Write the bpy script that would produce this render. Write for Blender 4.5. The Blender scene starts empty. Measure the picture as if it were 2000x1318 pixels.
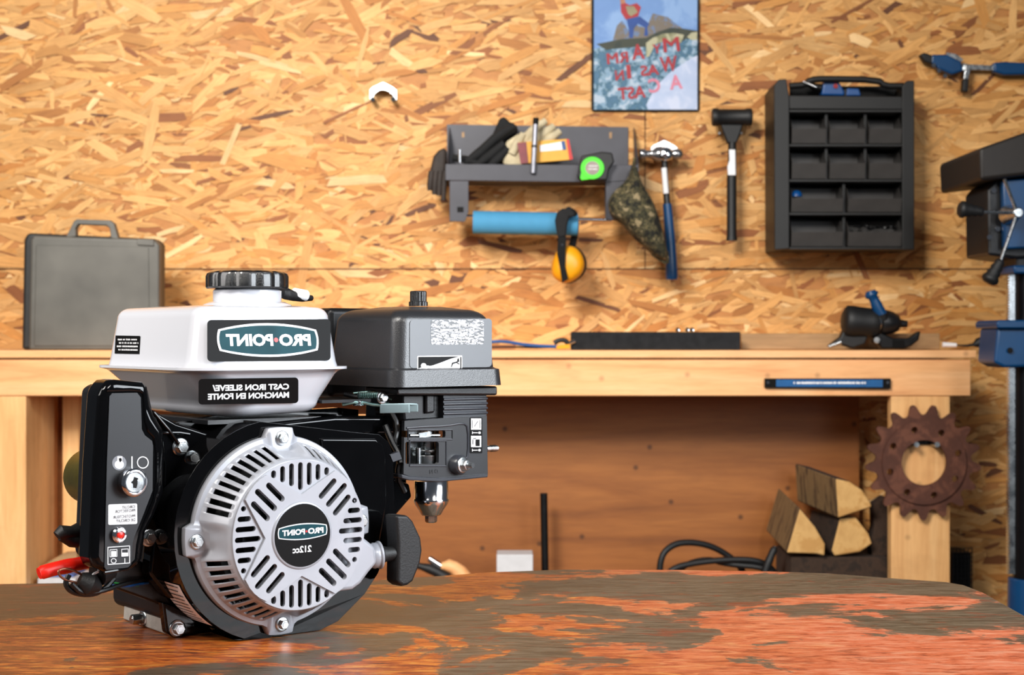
import bpy, bmesh, math, random
from mathutils import Vector, Matrix
random.seed(7)
PI = math.pi; D = bpy.data; SC = bpy.context.scene; COL = SC.collection

# ------------------------------------------------------------------ camera, world, lights, exposure
FPX = 3000.0; CAMH = 0.93; HY = 659.0
cam = D.objects.new('camera', D.cameras.new('camera')); COL.objects.link(cam)
cam.location = (0, 0, CAMH); cam.rotation_euler = (PI/2, 0, 0)
cam.data.sensor_width = 36; cam.data.lens = 54.0
cam.data.clip_start = 0.05
cam.data.dof.use_dof = True; cam.data.dof.focus_distance = 1.44; cam.data.dof.aperture_fstop = 13
SC.camera = cam
wd = D.worlds.new('World'); SC.world = wd; wd.use_nodes = True
wd.node_tree.nodes['Background'].inputs[0].default_value = (0.75, 0.85, 1, 1)
wd.node_tree.nodes['Background'].inputs[1].default_value = 0.055

def softbox(name, loc, target, sx, sy, power, col=(1, 1, 1)):
    l = D.lights.new(name, 'AREA'); l.shape = 'RECTANGLE'; l.size = sx; l.size_y = sy
    l.energy = power; l.color = col
    o = D.objects.new(name, l); COL.objects.link(o); o.location = loc
    o.rotation_euler = (Vector(target)-Vector(loc)).to_track_quat('-Z', 'Y').to_euler()
    return o
softbox('softbox_right', (1.55, 0.75, 1.48), (-0.2, 1.5, 0.85), 1.1, 1.15, 23, (0.88, 0.94, 1)).data.spread = math.radians(115)
k_ = softbox('softbox_front_left', (-1.15, 0.1, 2.75), (-0.42, 3.9, 1.15), 1.0, 1.0, 37, (1, 0.96, 0.90)); k_.data.spread = math.radians(84)
k_ = softbox('softbox_front_right', (0.9, -0.3, 2.4), (0.1, 3.9, 0.9), 0.5, 0.5, 6, (1, 0.96, 0.92)); k_.data.spread = math.radians(80)
softbox('softbox_left', (-1.6, 0.9, 1.5), (-0.2, 1.45, 0.85), 0.7, 1.0, 6, (1, 0.97, 0.94)).data.spread = math.radians(120)
SC.view_settings.view_transform = 'Standard'; SC.view_settings.look = 'None'
SC.view_settings.exposure = 0.35; SC.view_settings.gamma = 1
SC.view_settings.use_curve_mapping = False

# ------------------------------------------------------------------ materials
def srgb(r, g, b):
    f = lambda v: (v/255)/12.92 if v <= 10 else (((v/255)+0.055)/1.055)**2.4
    return (f(r), f(g), f(b), 1)
class Mat:
    def __init__(s, name):
        s.m = D.materials.new(name); s.m.use_nodes = True
        s.nt = s.m.node_tree; s.b = s.nt.nodes['Principled BSDF']
    def n(s, t, **kw):
        x = s.nt.nodes.new(t)
        for k, v in kw.items():
            if k in x.inputs.keys(): x.inputs[k].default_value = v
            else: setattr(x, k, v)
        return x
    def l(s, a, b): s.nt.links.new(a, b)
    def coord(s, scale=(1, 1, 1), rot=(0, 0, 0), src='Object'):
        tc = s.n('ShaderNodeTexCoord'); mp = s.n('ShaderNodeMapping')
        mp.inputs['Scale'].default_value = scale; mp.inputs['Rotation'].default_value = rot
        s.l(tc.outputs[src], mp.inputs[0]); return mp.outputs[0]
    def ramp(s, fac, stops, interp='LINEAR'):
        r = s.n('ShaderNodeValToRGB'); r.color_ramp.interpolation = interp
        e = r.color_ramp.elements
        while len(e) < len(stops): e.new(0.5)
        for i, (p, c) in enumerate(stops):
            e[i].position = p; e[i].color = c if len(c) == 4 else (*c, 1)
        s.l(fac, r.inputs[0]); return r.outputs[0]
    def noise(s, vec, scale, detail=4, rough=0.5, dist=0):
        x = s.n('ShaderNodeTexNoise'); x.inputs['Scale'].default_value = scale
        x.inputs['Detail'].default_value = detail; x.inputs['Roughness'].default_value = rough
        x.inputs['Distortion'].default_value = dist
        if vec: s.l(vec, x.inputs['Vector'])
        return x.outputs['Fac']
    def mix(s, fac, a, b, mode='MIX'):
        x = s.n('ShaderNodeMix', data_type='RGBA', blend_type=mode)
        for i, v in ((0, fac), (6, a), (7, b)):
            if isinstance(v, (int, float)): x.inputs[i].default_value = v
            elif isinstance(v, tuple): x.inputs[i].default_value = v
            else: s.l(v, x.inputs[i])
        return x.outputs[2]
    def bump(s, h, strength=0.3, dist=0.001):
        x = s.n('ShaderNodeBump'); x.inputs['Strength'].default_value = strength
        x.inputs['Distance'].default_value = dist
        s.l(h, x.inputs['Height']); s.l(x.outputs[0], s.b.inputs['Normal'])
def simple(name, rgb, rough=0.5, metal=0.0, var=0.12, nscale=60, bump=0.0, bscale=300, coat=0.0, rvar=0.0, spec=0.5):
    m = Mat(name); c = srgb(*rgb); v = m.coord()
    nz = m.noise(v, nscale, 3)
    dark = tuple(x*(1-var) for x in c[:3])+(1,); lite = tuple(min(1, x*(1+var)) for x in c[:3])+(1,)
    m.l(m.ramp(nz, [(0.3, dark), (0.7, lite)]), m.b.inputs['Base Color'])
    m.b.inputs['Roughness'].default_value = rough; m.b.inputs['Metallic'].default_value = metal
    m.b.inputs['Coat Weight'].default_value = coat; m.b.inputs['Specular IOR Level'].default_value = spec
    m.b.inputs['Coat Roughness'].default_value = 0.04
    if rvar:
        r = m.ramp(m.noise(v, nscale*0.6, 4), [(0.3, (rough-rvar,)*3), (0.7, (rough+rvar,)*3)])
        m.l(r, m.b.inputs['Roughness'])
    if bump: m.bump(m.noise(v, bscale, 2), bump, 0.0006)
    return m.m
def wood(name, light, mid, dark, axis='x', scale=1.0, rough=0.6, knots=True, kc=0.9):
    m = Mat(name)
    sc = {'x': (1.2, 12, 12), 'z': (12, 12, 1.2), 'y': (12, 1.2, 12)}[axis]
    v = m.coord(tuple(k*scale for k in sc))
    g = m.noise(v, 1.6, 6, 0.6, 0.8)
    col = m.ramp(g, [(0.25, srgb(*dark)), (0.45, srgb(*mid)), (0.7, srgb(*light))])
    fine = m.noise(m.coord(tuple(k*scale*5 for k in sc)), 2.0, 4, 0.6)
    col = m.mix(m.ramp(fine, [(0.35, (0.3,)*3), (0.6, (0,)*3)]), col, srgb(*dark))
    if knots:
        v2 = m.coord((1, 1, 1), (PI/2, 0, 0)); vo = m.n('ShaderNodeTexVoronoi', voronoi_dimensions='2D'); vo.inputs['Scale'].default_value = 5.5
        m.l(v2, vo.inputs['Vector'])
        k = m.ramp(vo.outputs['Distance'], [(0.0, (kc,)*3), (0.022, (kc*0.7,)*3), (0.05, (0,)*3)])
        col = m.mix(k, col, tuple(x*0.25 for x in srgb(*dark)[:3])+(1,))
        st = m.ramp(m.noise(m.coord((2, 3, 5)), 1.8, 5, 0.6), [(0.55, (0,)*3), (0.72, (0.3,)*3)])
        col = m.mix(st, col, srgb(int(dark[0]*.8), int(dark[1]*.75), int(dark[2]*.7)))
    m.l(col, m.b.inputs['Base Color']); m.b.inputs['Roughness'].default_value = rough
    m.bump(fine, 0.15, 0.001)
    return m.m
def osb_mat():
    m = Mat('strand_board')
    a = m.n('ShaderNodeAttribute', attribute_name='Col'); f = m.n('ShaderNodeAttribute', attribute_name='Flake')
    mp = m.n('ShaderNodeMapping'); mp.inputs['Scale'].default_value = (22, 330, 50)
    m.l(f.outputs['Vector'], mp.inputs[0])
    g = m.noise(mp.outputs[0], 1.0, 4, 0.6)
    k = m.ramp(g, [(0.25, (0.72, 0.68, 0.62)), (0.5, (0.97,)*3), (0.8, (1.1,)*3)])
    col = m.mix(1.0, a.outputs['Color'], k, 'MULTIPLY')
    blo = m.ramp(m.noise(m.coord(), 9, 5, 0.65), [(0.3, (0.84, 0.78, 0.68)), (0.6, (1, 1, 1))])
    col = m.mix(1.0, col, blo, 'MULTIPLY')
    m.l(col, m.b.inputs['Base Color']); m.b.inputs['Roughness'].default_value = 0.62
    m.bump(g, 0.2, 0.001)
    return m.m
def rusty_table():
    m = Mat('weathered_painted_steel')
    v = m.coord((1, 1.05, 1)); v2 = m.coord((4, 16, 1), (0, 0, 0.15)); v3 = m.coord((2.2, 24, 1), (0, 0, -0.05))
    fine = m.noise(v2, 6, 8, 0.72, 1.0); patch = m.noise(v, 5.2, 9, 0.6, 0.5)
    streak = m.noise(v3, 9, 7, 0.75, 1.2); blot = m.noise(m.coord((1, 1.5, 1)), 11, 6, 0.7, 0.8)
    orange = m.ramp(fine, [(0.34, srgb(84, 38, 18)), (0.44, srgb(158, 72, 24)), (0.54, srgb(200, 106, 36)), (0.66, srgb(212, 146, 62))])
    salmon = m.ramp(fine, [(0.34, srgb(138, 60, 34)), (0.46, srgb(204, 102, 64)), (0.62, srgb(216, 140, 106))])
    grey = m.ramp(streak, [(0.36, srgb(44, 35, 26)), (0.5, srgb(88, 74, 56)), (0.62, srgb(136, 122, 100))])
    sx = m.n('ShaderNodeSeparateXYZ'); tc = m.n('ShaderNodeTexCoord'); m.l(tc.outputs['Object'], sx.inputs[0])
    def mr(src, a, b, c, d):
        x = m.n('ShaderNodeMapRange'); 
        for i, q in enumerate((a, b, c, d)): x.inputs[i+1].default_value = q
        m.l(src, x.inputs[0]); return x.outputs[0]
    def add(a, b, k=1.0):
        x = m.n('ShaderNodeMath', operation='MULTIPLY_ADD'); m.l(a, x.inputs[0]); x.inputs[1].default_value = k
        if isinstance(b, float): x.inputs[2].default_value = b
        else: m.l(b, x.inputs[2])
        return x.outputs[0]
    paint = m.mix(mr(add(blot, sx.outputs[0], 0.5), 0.2, 0.6, 0, 1), orange, salmon)
    f = add(patch, mr(sx.outputs[1], 0.0, 0.42, -0.06, 0.065)); f = add(mr(sx.outputs[0], -0.45, 0.0, -0.035, 0.0), f); f = add(mr(sx.outputs[1], 0.45, 0.53, 0.0, -0.10), f); f = add(streak, f, 0.12); f = add(blot, f, 0.14)
    mask = m.ramp(f, [(0.614, (0,)*3), (0.624, (0.9,)*3), (0.66, (1,)*3)])
    col = m.mix(mask, paint, grey)
    left_brown = m.ramp(add(streak, mr(sx.outputs[0], -0.75, -0.05, 0.22, -0.05)), [(0.48, (0,)*3), (0.66, (0.85,)*3)])  # streaky dark brown, stronger towards the left
    col = m.mix(left_brown, col, srgb(62, 36, 22))
    rust = m.ramp(m.noise(m.coord((2, 5, 1)), 7, 7, 0.75, 0.8), [(0.56, (0,)*3), (0.64, (0.7,)*3)])
    col = m.mix(rust, col, srgb(128, 52, 26))
    scr = m.ramp(m.noise(m.coord((7, 44, 1), (0, 0, 0.35)), 7, 5, 0.8, 2.0), [(0.66, (0,)*3), (0.72, (0.55,)*3)])
    col = m.mix(scr, col, srgb(178, 150, 118))
    m.l(col, m.b.inputs['Base Color'])
    m.l(m.ramp(streak, [(0.3, (0.30,)*3), (0.7, (0.5,)*3)]), m.b.inputs['Roughness'])
    m.bump(fine, 0.3, 0.001)
    return m.m
def blotch(name, cols, scale=20, rough=0.8, stretch=(1, 1, 1), bump=0.3, metal=0, interp='CONSTANT'):
    m = Mat(name); v = m.coord(stretch); n = m.noise(v, scale, 5, 0.6, 0.4)
    k = len(cols); st = [(0.40+0.20*i/max(1, k-1) if i else 0.0, srgb(*c)) for i, c in enumerate(cols)]
    m.l(m.ramp(n, st, interp), m.b.inputs['Base Color'])
    m.b.inputs['Roughness'].default_value = rough; m.b.inputs['Metallic'].default_value = metal
    if bump: m.bump(m.noise(v, scale*6, 3), bump, 0.002)
    return m.m

MT = dict(
 tank=simple('light_grey_gloss_paint', (202, 203, 209), 0.2, var=0.02, nscale=6, coat=0.7),
 cover=simple('silver_grey_paint', (166, 168, 175), 0.34, 0.15, var=0.03, nscale=30, coat=0.2),
 gloss=simple('gloss_black_paint', (7, 7, 8), 0.06, var=0.1, coat=0.0, spec=0.32),
 satin=simple('satin_black', (20, 20, 22), 0.38, var=0.15, bump=0.15, bscale=900),
 blackp=simple('black_textured_plastic', (34, 34, 37), 0.40, var=0.1, bump=0.8, bscale=1500),
 smoothp=simple('smooth_charcoal_plastic', (50, 52, 58), 0.3, var=0.05),
 panelp=simple('slate_panel_film', (18, 19, 24), 0.42, var=0.1),
 dark=simple('dark_hollow', (6, 6, 6), 0.8, var=0.1),
 darkmetal=simple('dark_steel', (30, 30, 31), 0.4, 0.7, var=0.3),
 rubber=simple('black_rubber', (14, 14, 15), 0.55, var=0.15, bump=0.4, bscale=500),
 chrome=simple('chrome', (225, 226, 230), 0.12, 1.0, var=0.03),
 zinc=simple('zinc_steel', (190, 194, 196), 0.28, 1.0, var=0.12, nscale=120, rvar=0.08),
 cast=simple('cast_aluminium', (176, 172, 164), 0.45, 0.25, var=0.12, nscale=90, bump=0.5, bscale=900),
 gold=simple('yellow_zinc_plate', (150, 134, 62), 0.33, 0.9, var=0.25, nscale=50),
 white=simple('white_print', (238, 238, 240), 0.5, var=0.01, spec=0.2),
 ink=simple('black_print', (11, 10, 10), 0.5, var=0.05, spec=0.12),
 teal=simple('dark_teal_print', (20, 62, 70), 0.5, var=0.25, nscale=30, spec=0.12),
 red=simple('red_print', (196, 10, 6), 0.4, var=0.05),
 redp=simple('red_plastic', (226, 30, 14), 0.35, var=0.08),
 wire=simple('black_wire', (16, 16, 17), 0.35, var=0.1),
 copper=simple('bare_copper', (150, 96, 74), 0.3, 0.8, var=0.1),
 greyp=simple('grey_case_plastic', (96, 93, 86), 0.5, var=0.22, nscale=9, bump=0.2, rvar=0.08),
 greyd=simple('dark_grey_case_edge', (38, 38, 37), 0.5, var=0.15),
 steelg=simple('grey_coated_steel', (58, 58, 65), 0.42, 0.2, var=0.1, nscale=20),
 rack=simple('black_rack_plastic', (15, 14, 13), 0.5, var=0.15, nscale=30),
 bin=simple('dark_grey_bin_plastic', (60, 57, 55), 0.45, var=0.12, nscale=30),
 blue=simple('blue_plastic', (0, 68, 130), 0.38, var=0.08),
 bluem=simple('blue_cast_paint', (0, 62, 108), 0.35, var=0.12, nscale=15),
 paper=simple('light_blue_paper', (68, 142, 182), 0.75, var=0.03),
 lime=simple('lime_plastic', (70, 225, 20), 0.4, var=0.05),
 yellow=simple('yellow_plastic', (238, 160, 16), 0.35, var=0.05),
 yellowc=simple('yellow_card', (226, 166, 60), 0.6, var=0.06),
 cream=simple('cream_leather', (192, 178, 146), 0.8, var=0.18, nscale=40, bump=0.5, bscale=200),
 blackf=simple('black_fabric', (17, 17, 18), 0.85, var=0.3, nscale=60, bump=0.6, bscale=350),
 brownf=simple('dark_brown_leather', (46, 36, 30), 0.7, var=0.3, nscale=40, bump=0.6, bscale=250),
 whitebox=simple('white_card', (205, 203, 204), 0.7, var=0.04),
 rust=blotch('rusty_brown_iron', [(62, 34, 24), (88, 50, 36), (110, 66, 48)], 30, 0.75, metal=0.2, interp='LINEAR'),
 camo=blotch('camouflage_cloth', [(22, 20, 14), (60, 58, 36), (26, 24, 16), (104, 94, 62), (34, 32, 20), (70, 66, 42), (142, 126, 94)], 42, 0.9),
 pine=wood('pine_lumber', (252, 196, 140), (246, 182, 122), (212, 140, 84), 'x', 1.0, 0.55, kc=0.45),
 pinev=wood('pine_lumber_upright', (250, 200, 138), (238, 182, 118), (208, 146, 88), 'z', 1.0, 0.55, kc=0.4),
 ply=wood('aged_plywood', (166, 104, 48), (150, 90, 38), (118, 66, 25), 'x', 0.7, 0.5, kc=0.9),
 plank=wood('weathered_plank', (196, 158, 112), (176, 138, 94), (132, 100, 66), 'x', 1.2, 0.6, kc=0.3),
 logend=blotch('split_log_end', [(176, 126, 66), (214, 168, 104), (196, 146, 82)], 22, 0.8, interp='LINEAR'),
 logside=blotch('split_log_side', [(96, 70, 42), (126, 98, 62), (80, 58, 36)], 12, 0.85, (1, 6, 1), interp='LINEAR'),
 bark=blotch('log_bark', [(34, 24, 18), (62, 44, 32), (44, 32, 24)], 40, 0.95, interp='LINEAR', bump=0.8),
 concrete=blotch('concrete', [(96, 92, 88), (120, 116, 110), (104, 100, 96)], 6, 0.8, interp='LINEAR', bump=0.2),
 osb=osb_mat(), table=rusty_table(),
 sky=blotch('printed_sky', [(84, 122, 178), (104, 142, 196), (130, 164, 210)], 10, 0.55, interp='LINEAR', bump=0),
 water=blotch('printed_water', [(14, 62, 80), (62, 106, 136), (22, 80, 96), (140, 168, 190), (86, 130, 160), (168, 184, 200)], 46, 0.55, interp='LINEAR', bump=0),
 fish=blotch('printed_fish', [(12, 20, 14), (44, 50, 32), (16, 34, 22)], 30, 0.55, interp='LINEAR', bump=0),
 belly=blotch('printed_fish_belly', [(150, 148, 112), (176, 172, 140), (120, 120, 84)], 30, 0.55, interp='LINEAR', bump=0),
 reed=blotch('printed_reeds', [(90, 96, 116), (112, 100, 84), (96, 116, 150)], 60, 0.55, interp='LINEAR', bump=0),
 redt=simple('printed_red', (160, 22, 34), 0.55, var=0.1),
 redt_glare=simple('red_in_glare', (206, 120, 142), 0.55, var=0.1),  # red lettering where the painted glare washes it out
 jeans=simple('printed_blue', (8, 62, 136), 0.55, var=0.2, nscale=40),
 skin=simple('printed_skin', (170, 112, 84), 0.55, var=0.1),
)
foil_mat = Mat('scuffed_foil_label'); gv = foil_mat.coord((1, 1, 3))  # label's own dark and silver patches, spread at random
foil_mat.l(foil_mat.ramp(foil_mat.noise(gv, 160, 6, 0.75, 0.6), [(0.0, srgb(20, 18, 18)), (0.50, srgb(22, 20, 20)), (0.53, srgb(214, 214, 222)), (1, srgb(236, 236, 242))]), foil_mat.b.inputs['Base Color'])
foil_mat.b.inputs['Roughness'].default_value = 0.3; MT['foil'] = foil_mat.m

# ------------------------------------------------------------------ helpers
WM = {}
def finish(me, smooth=35):
    me.shade_smooth(); me.set_sharp_from_angle(angle=math.radians(smooth))
def props(o, label=None, cat=None, group=None, kind=None):
    for k, v in (('label', label), ('category', cat), ('group', group), ('kind', kind)):
        if v: o[k] = v
    return o
def thing(name, label, cat, loc=(0, 0, 0), rz=0, group=None):
    o = D.objects.new(name, None); COL.objects.link(o); o.location = loc; o.rotation_euler = (0, 0, rz)
    o.empty_display_size = 0.05
    WM[o.name] = Matrix.Translation(Vector(loc)) @ Matrix.Rotation(rz, 4, 'Z')
    return props(o, label, cat, group)
def obj(name, bm, mat, parent=None, label=None, cat=None, group=None, kind=None, bevel=0, seg=2, smooth=35, local=False, sub=0, solid=0, soff=-1, wn=False):
    """mesh written in world coordinates (or in the parent's own frame when local)"""
    bmesh.ops.recalc_face_normals(bm, faces=bm.faces) if not solid else None
    me = D.meshes.new(name); bm.to_mesh(me); bm.free()
    o = D.objects.new(name, me); COL.objects.link(o)
    for m in (mat if isinstance(mat, (list, tuple)) else [mat]):
        me.materials.append(MT[m] if isinstance(m, str) else m)
    if parent:
        o.parent = parent; W = WM[parent.name]
        if not local: me.transform(W.inverted())
        WM[o.name] = W.copy()
    else:
        xs = [v.co for v in me.vertices]
        c = Vector(((min(v.x for v in xs)+max(v.x for v in xs))/2, (min(v.y for v in xs)+max(v.y for v in xs))/2, min(v.z for v in xs)))
        me.transform(Matrix.Translation(-c)); o.location = c; WM[o.name] = Matrix.Translation(c)
    finish(me, smooth)
    if solid:
        md = o.modifiers.new('solid', 'SOLIDIFY'); md.thickness = solid; md.offset = soff
    if bevel:
        md = o.modifiers.new('bevel', 'BEVEL'); md.width = bevel; md.segments = seg; md.limit_method = 'ANGLE'; md.angle_limit = math.radians(40)
        wn = True
    if sub:
        md = o.modifiers.new('sub', 'SUBSURF'); md.levels = sub; md.render_levels = sub
    if wn:
        md = o.modifiers.new('weighted', 'WEIGHTED_NORMAL'); md.keep_sharp = True; md.weight = 90; md.thresh = 0.001
    return props(o, label, cat, group, kind)
NB = bmesh.new
def setmi(faces, mi):
    for f in faces: f.material_index = mi
def box(bm, x0, x1, y0, y1, z0, z1, mi=0):
    v = [bm.verts.new((x, y, z)) for x in (x0, x1) for y in (y0, y1) for z in (z0, z1)]
    fs = [bm.faces.new([v[i] for i in q]) for q in ((0, 1, 3, 2), (4, 6, 7, 5), (0, 4, 5, 1), (2, 3, 7, 6), (0, 2, 6, 4), (1, 5, 7, 3))]
    setmi(fs, mi); return fs
def loft(bm, rings, cap=True, closed=True, mi=0):
    R = [[bm.verts.new(p) for p in r] for r in rings]; n = len(rings[0]); fs = []
    for a, b in zip(R, R[1:]):
        for i in range(n if closed else n-1):
            j = (i+1) % n; fs.append(bm.faces.new((a[i], a[j], b[j], b[i])))
    if cap:
        for r in (R[0][::-1], R[-1]):
            fs.append(bm.faces.new(r))
    setmi(fs, mi); return fs
def frame(d):
    d = Vector(d).normalized(); a = Vector((0, 0, 1)) if abs(d.z) < 0.9 else Vector((1, 0, 0))
    x = a.cross(d).normalized(); return x, d.cross(x).normalized(), d
def lathe(bm, prof, o, d, seg=32, mi=0, lobes=0, depth=0):
    """profile [(r, t)] turned about the axis o + t*d"""
    x, y, d = frame(d); o = Vector(o); rings = []
    for r, t in prof:
        ring = []
        for k in range(seg):
            a = 2*PI*k/seg; rr = r*(1-depth*abs(math.sin(lobes*a/2))**6) if lobes else r
            ring.append(o+d*t+(x*math.cos(a)+y*math.sin(a))*max(rr, 1e-5))
        rings.append(ring)
    return loft(bm, rings, mi=mi)
def cyl(bm, a, b, r, r2=None, seg=24, mi=0):
    a = Vector(a); b = Vector(b); L = (b-a).length
    return lathe(bm, [(r, 0), (r if r2 is None else r2, L)], a, b-a, seg, mi)
def tube(bm, pts, r, seg=10, mi=0, smoothn=0):
    pts = [Vector(p) for p in pts]
    for _ in range(smoothn):
        q = [pts[0]]
        for a, b in zip(pts, pts[1:]): q += [a*0.75+b*0.25, a*0.25+b*0.75]
        pts = q+[pts[-1]]
    rs = r if isinstance(r, (list, tuple)) else [r]*len(pts)
    if len(rs) != len(pts):
        rs = [rs[min(len(rs)-1, int(i*(len(rs)-1)/(len(pts)-1)+0.5))] for i in range(len(pts))]
    rings = []; px = None
    for i, p in enumerate(pts):
        d = (pts[min(i+1, len(pts)-1)]-pts[max(i-1, 0)]).normalized()
        if px is None: x = frame(d)[0]
        else: x = (px-d*px.dot(d)).normalized()
        px = x; y = d.cross(x)
        rings.append([p+(x*math.cos(2*PI*k/seg)+y*math.sin(2*PI*k/seg))*rs[i] for k in range(seg)])
    return loft(bm, rings, mi=mi)
def prism(bm, A, B, mi=0, mi_end=None):
    fs = loft(bm, [A, B], mi=mi)
    if mi_end is not None: fs[-2].material_index = mi_end; fs[-1].material_index = mi_end
    return fs
# photo pixel -> point at distance Y (world)
def P(px, py, Y): return Vector(((px-1000)/FPX*Y, Y, CAMH-(py-HY)/FPX*Y))
def pslab(bm, pts, Y, t, mi=0, shift=(0, 0)):
    A = [P(x, y, Y) for x, y in pts]; B = [Vector((p.x+shift[0], p.y+t, p.z+shift[1])) for p in A]
    return prism(bm, A, B, mi)
def pbox(bm, x0, y0, x1, y1, Y, t, mi=0):
    return pslab(bm, [(x0, y1), (x1, y1), (x1, y0), (x0, y0)], Y, t, mi)
def ptube(bm, pts, r, seg=10, mi=0, smoothn=1): return tube(bm, [P(*p) for p in pts], r, seg, mi, smoothn)
def rrect(x0, x1, y0, y1, r, n=6):
    out = []
    for cx, cy, a0 in ((x1-r, y1-r, 0), (x0+r, y1-r, 90), (x0+r, y0+r, 180), (x1-r, y0+r, 270)):
        for k in range(n+1):
            a = math.radians(a0+90*k/n); out.append((cx+r*math.cos(a), cy+r*math.sin(a)))
    return out
def ell(cx, cy, rx, ry, n=24, a0=0, a1=360):
    m = n if a1-a0 >= 360 else n+1
    return [(cx+rx*math.cos(math.radians(a0+(a1-a0)*k/n)), cy+ry*math.sin(math.radians(a0+(a1-a0)*k/n))) for k in range(m)]
TC = {}
def text(bm, s, o, ex, ey, w, h, bold=0.0, mi=0, lift=0.0003, slant=0, mirror=True):
    """flat lettering centred on o, w wide and h high, reading right to left as in the mirrored photograph"""
    key = (s, bold)
    if key not in TC:
        cu = D.curves.new('t', 'FONT'); cu.body = s; cu.size = 1; cu.offset = bold; cu.resolution_u = 3
        to = D.objects.new('t', cu); COL.objects.link(to); bpy.context.view_layer.update()
        me = D.meshes.new_from_object(to.evaluated_get(bpy.context.evaluated_depsgraph_get()))
        TC[key] = ([tuple(v.co) for v in me.vertices], [tuple(p.vertices) for p in me.polygons])
        D.objects.remove(to); D.curves.remove(cu); D.meshes.remove(me)
    vs, fs = TC[key]
    x0 = min(v[0] for v in vs); x1 = max(v[0] for v in vs); y0 = min(v[1] for v in vs); y1 = max(v[1] for v in vs)
    o = Vector(o); ex = Vector(ex).normalized(); ey = Vector(ey).normalized(); nrm = ex.cross(ey)
    V = []
    for v in vs:
        a = ((v[0]-x0)/(x1-x0)-0.5)*w; b = ((v[1]-y0)/(y1-y0)-0.5)*h
        V.append(bm.verts.new(o+ex*(-a if mirror else a)+ey*b+nrm*lift))
    for f in fs:
        try: bm.faces.new([V[i] for i in f]).material_index = mi
        except ValueError: pass
def fakelines(bm, o, ex, ey, w, h, rows, mi=0, lift=0.0003, seed=1):
    """rows of print too small to read"""
    rn = random.Random(seed); o = Vector(o); ex = Vector(ex).normalized(); ey = Vector(ey).normalized(); nrm = ex.cross(ey)
    for r in range(rows):
        y = h/2-(r+0.5)*h/rows; x = -w/2*rn.uniform(0.75, 1)
        xe = w/2*rn.uniform(0.8, 1)
        while x < xe:
            L = w*rn.uniform(0.012, 0.035)
            q = [o+ex*a+ey*b+nrm*lift for a, b in ((x, y-h/rows*.24), (min(x+L, xe), y-h/rows*.24), (min(x+L, xe), y+h/rows*(.16+.14*rn.random())), (x, y+h/rows*.2))]
            bm.faces.new([bm.verts.new(p) for p in q]).material_index = mi
            x += L+(w*0.05 if rn.random() < 0.2 else w*0.014)
def flat(bm, pts, o, ex, ey, lift=0.0002, mi=0):
    o = Vector(o); ex = Vector(ex).normalized(); ey = Vector(ey).normalized(); nrm = ex.cross(ey)
    f = bm.faces.new([bm.verts.new(o+ex*a+ey*b+nrm*lift) for a, b in pts]); f.material_index = mi; return f
def ring2(bm, outer, inner, o, ex, ey, lift=0.0003, mi=0):
    o = Vector(o); ex = Vector(ex).normalized(); ey = Vector(ey).normalized(); nrm = ex.cross(ey)
    A = [bm.verts.new(o+ex*a+ey*b+nrm*lift) for a, b in outer]; B = [bm.verts.new(o+ex*a+ey*b+nrm*lift) for a, b in inner]
    n = len(A)
    for i in range(n):
        j = (i+1) % n; bm.faces.new((A[i], A[j], B[j], B[i])).material_index = mi
def stad(c, d, L, w):
    d = Vector(d).normalized(); n = Vector((-d.y, d.x)); q = w/2
    return [Vector(c)+d*(s*(L/2-q))+d*(q*math.cos(math.radians(a0+30*k)))+n*(q*math.sin(math.radians(a0+30*k))) for s, a0 in ((1, -90), (-1, 90)) for k in range(7)]
def pierced(bm, outer, holes, y0, y1, z=0.0):
    """flat plate between depths y0 and y1 with openings; outlines are (x, z) lists"""
    from mathutils.geometry import tessellate_polygon
    loops = [[Vector((a[0], a[1], 0)) for a in L] for L in [outer]+holes]
    tri = tessellate_polygon(loops); P2 = [q for L in loops for q in L]
    F_ = [bm.verts.new((q.x, y0, q.y+z)) for q in P2]; B_ = [bm.verts.new((q.x, y1, q.y+z)) for q in P2]
    for t in tri:
        try: bm.faces.new([F_[i] for i in t]); bm.faces.new([B_[i] for i in reversed(t)])
        except ValueError: pass
    k = 0
    for L in loops:
        n = len(L)
        for i in range(n):
            j = (i+1) % n; bm.faces.new((F_[k+i], F_[k+j], B_[k+j], B_[k+i]))
        k += n
def cut(o, cbm):
    """cut the holes of cbm out of the mesh of o for good"""
    bmesh.ops.recalc_face_normals(cbm, faces=cbm.faces)
    me = D.meshes.new('c'); cbm.to_mesh(me); cbm.free(); c = D.objects.new('c', me); COL.objects.link(c)
    if o.parent: c.parent = o.parent
    c.location = o.location
    old = list(o.modifiers)
    md = o.modifiers.new('b', 'BOOLEAN'); md.object = c; md.operation = 'DIFFERENCE'; md.solver = 'EXACT'
    md.use_self = True
    for q in old: q.show_viewport = False
    bpy.context.view_layer.update()
    nm = D.meshes.new_from_object(o.evaluated_get(bpy.context.evaluated_depsgraph_get()))
    for q in old: q.show_viewport = True
    o.modifiers.remove(md); o.data = nm; D.objects.remove(c); finish(nm)
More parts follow.
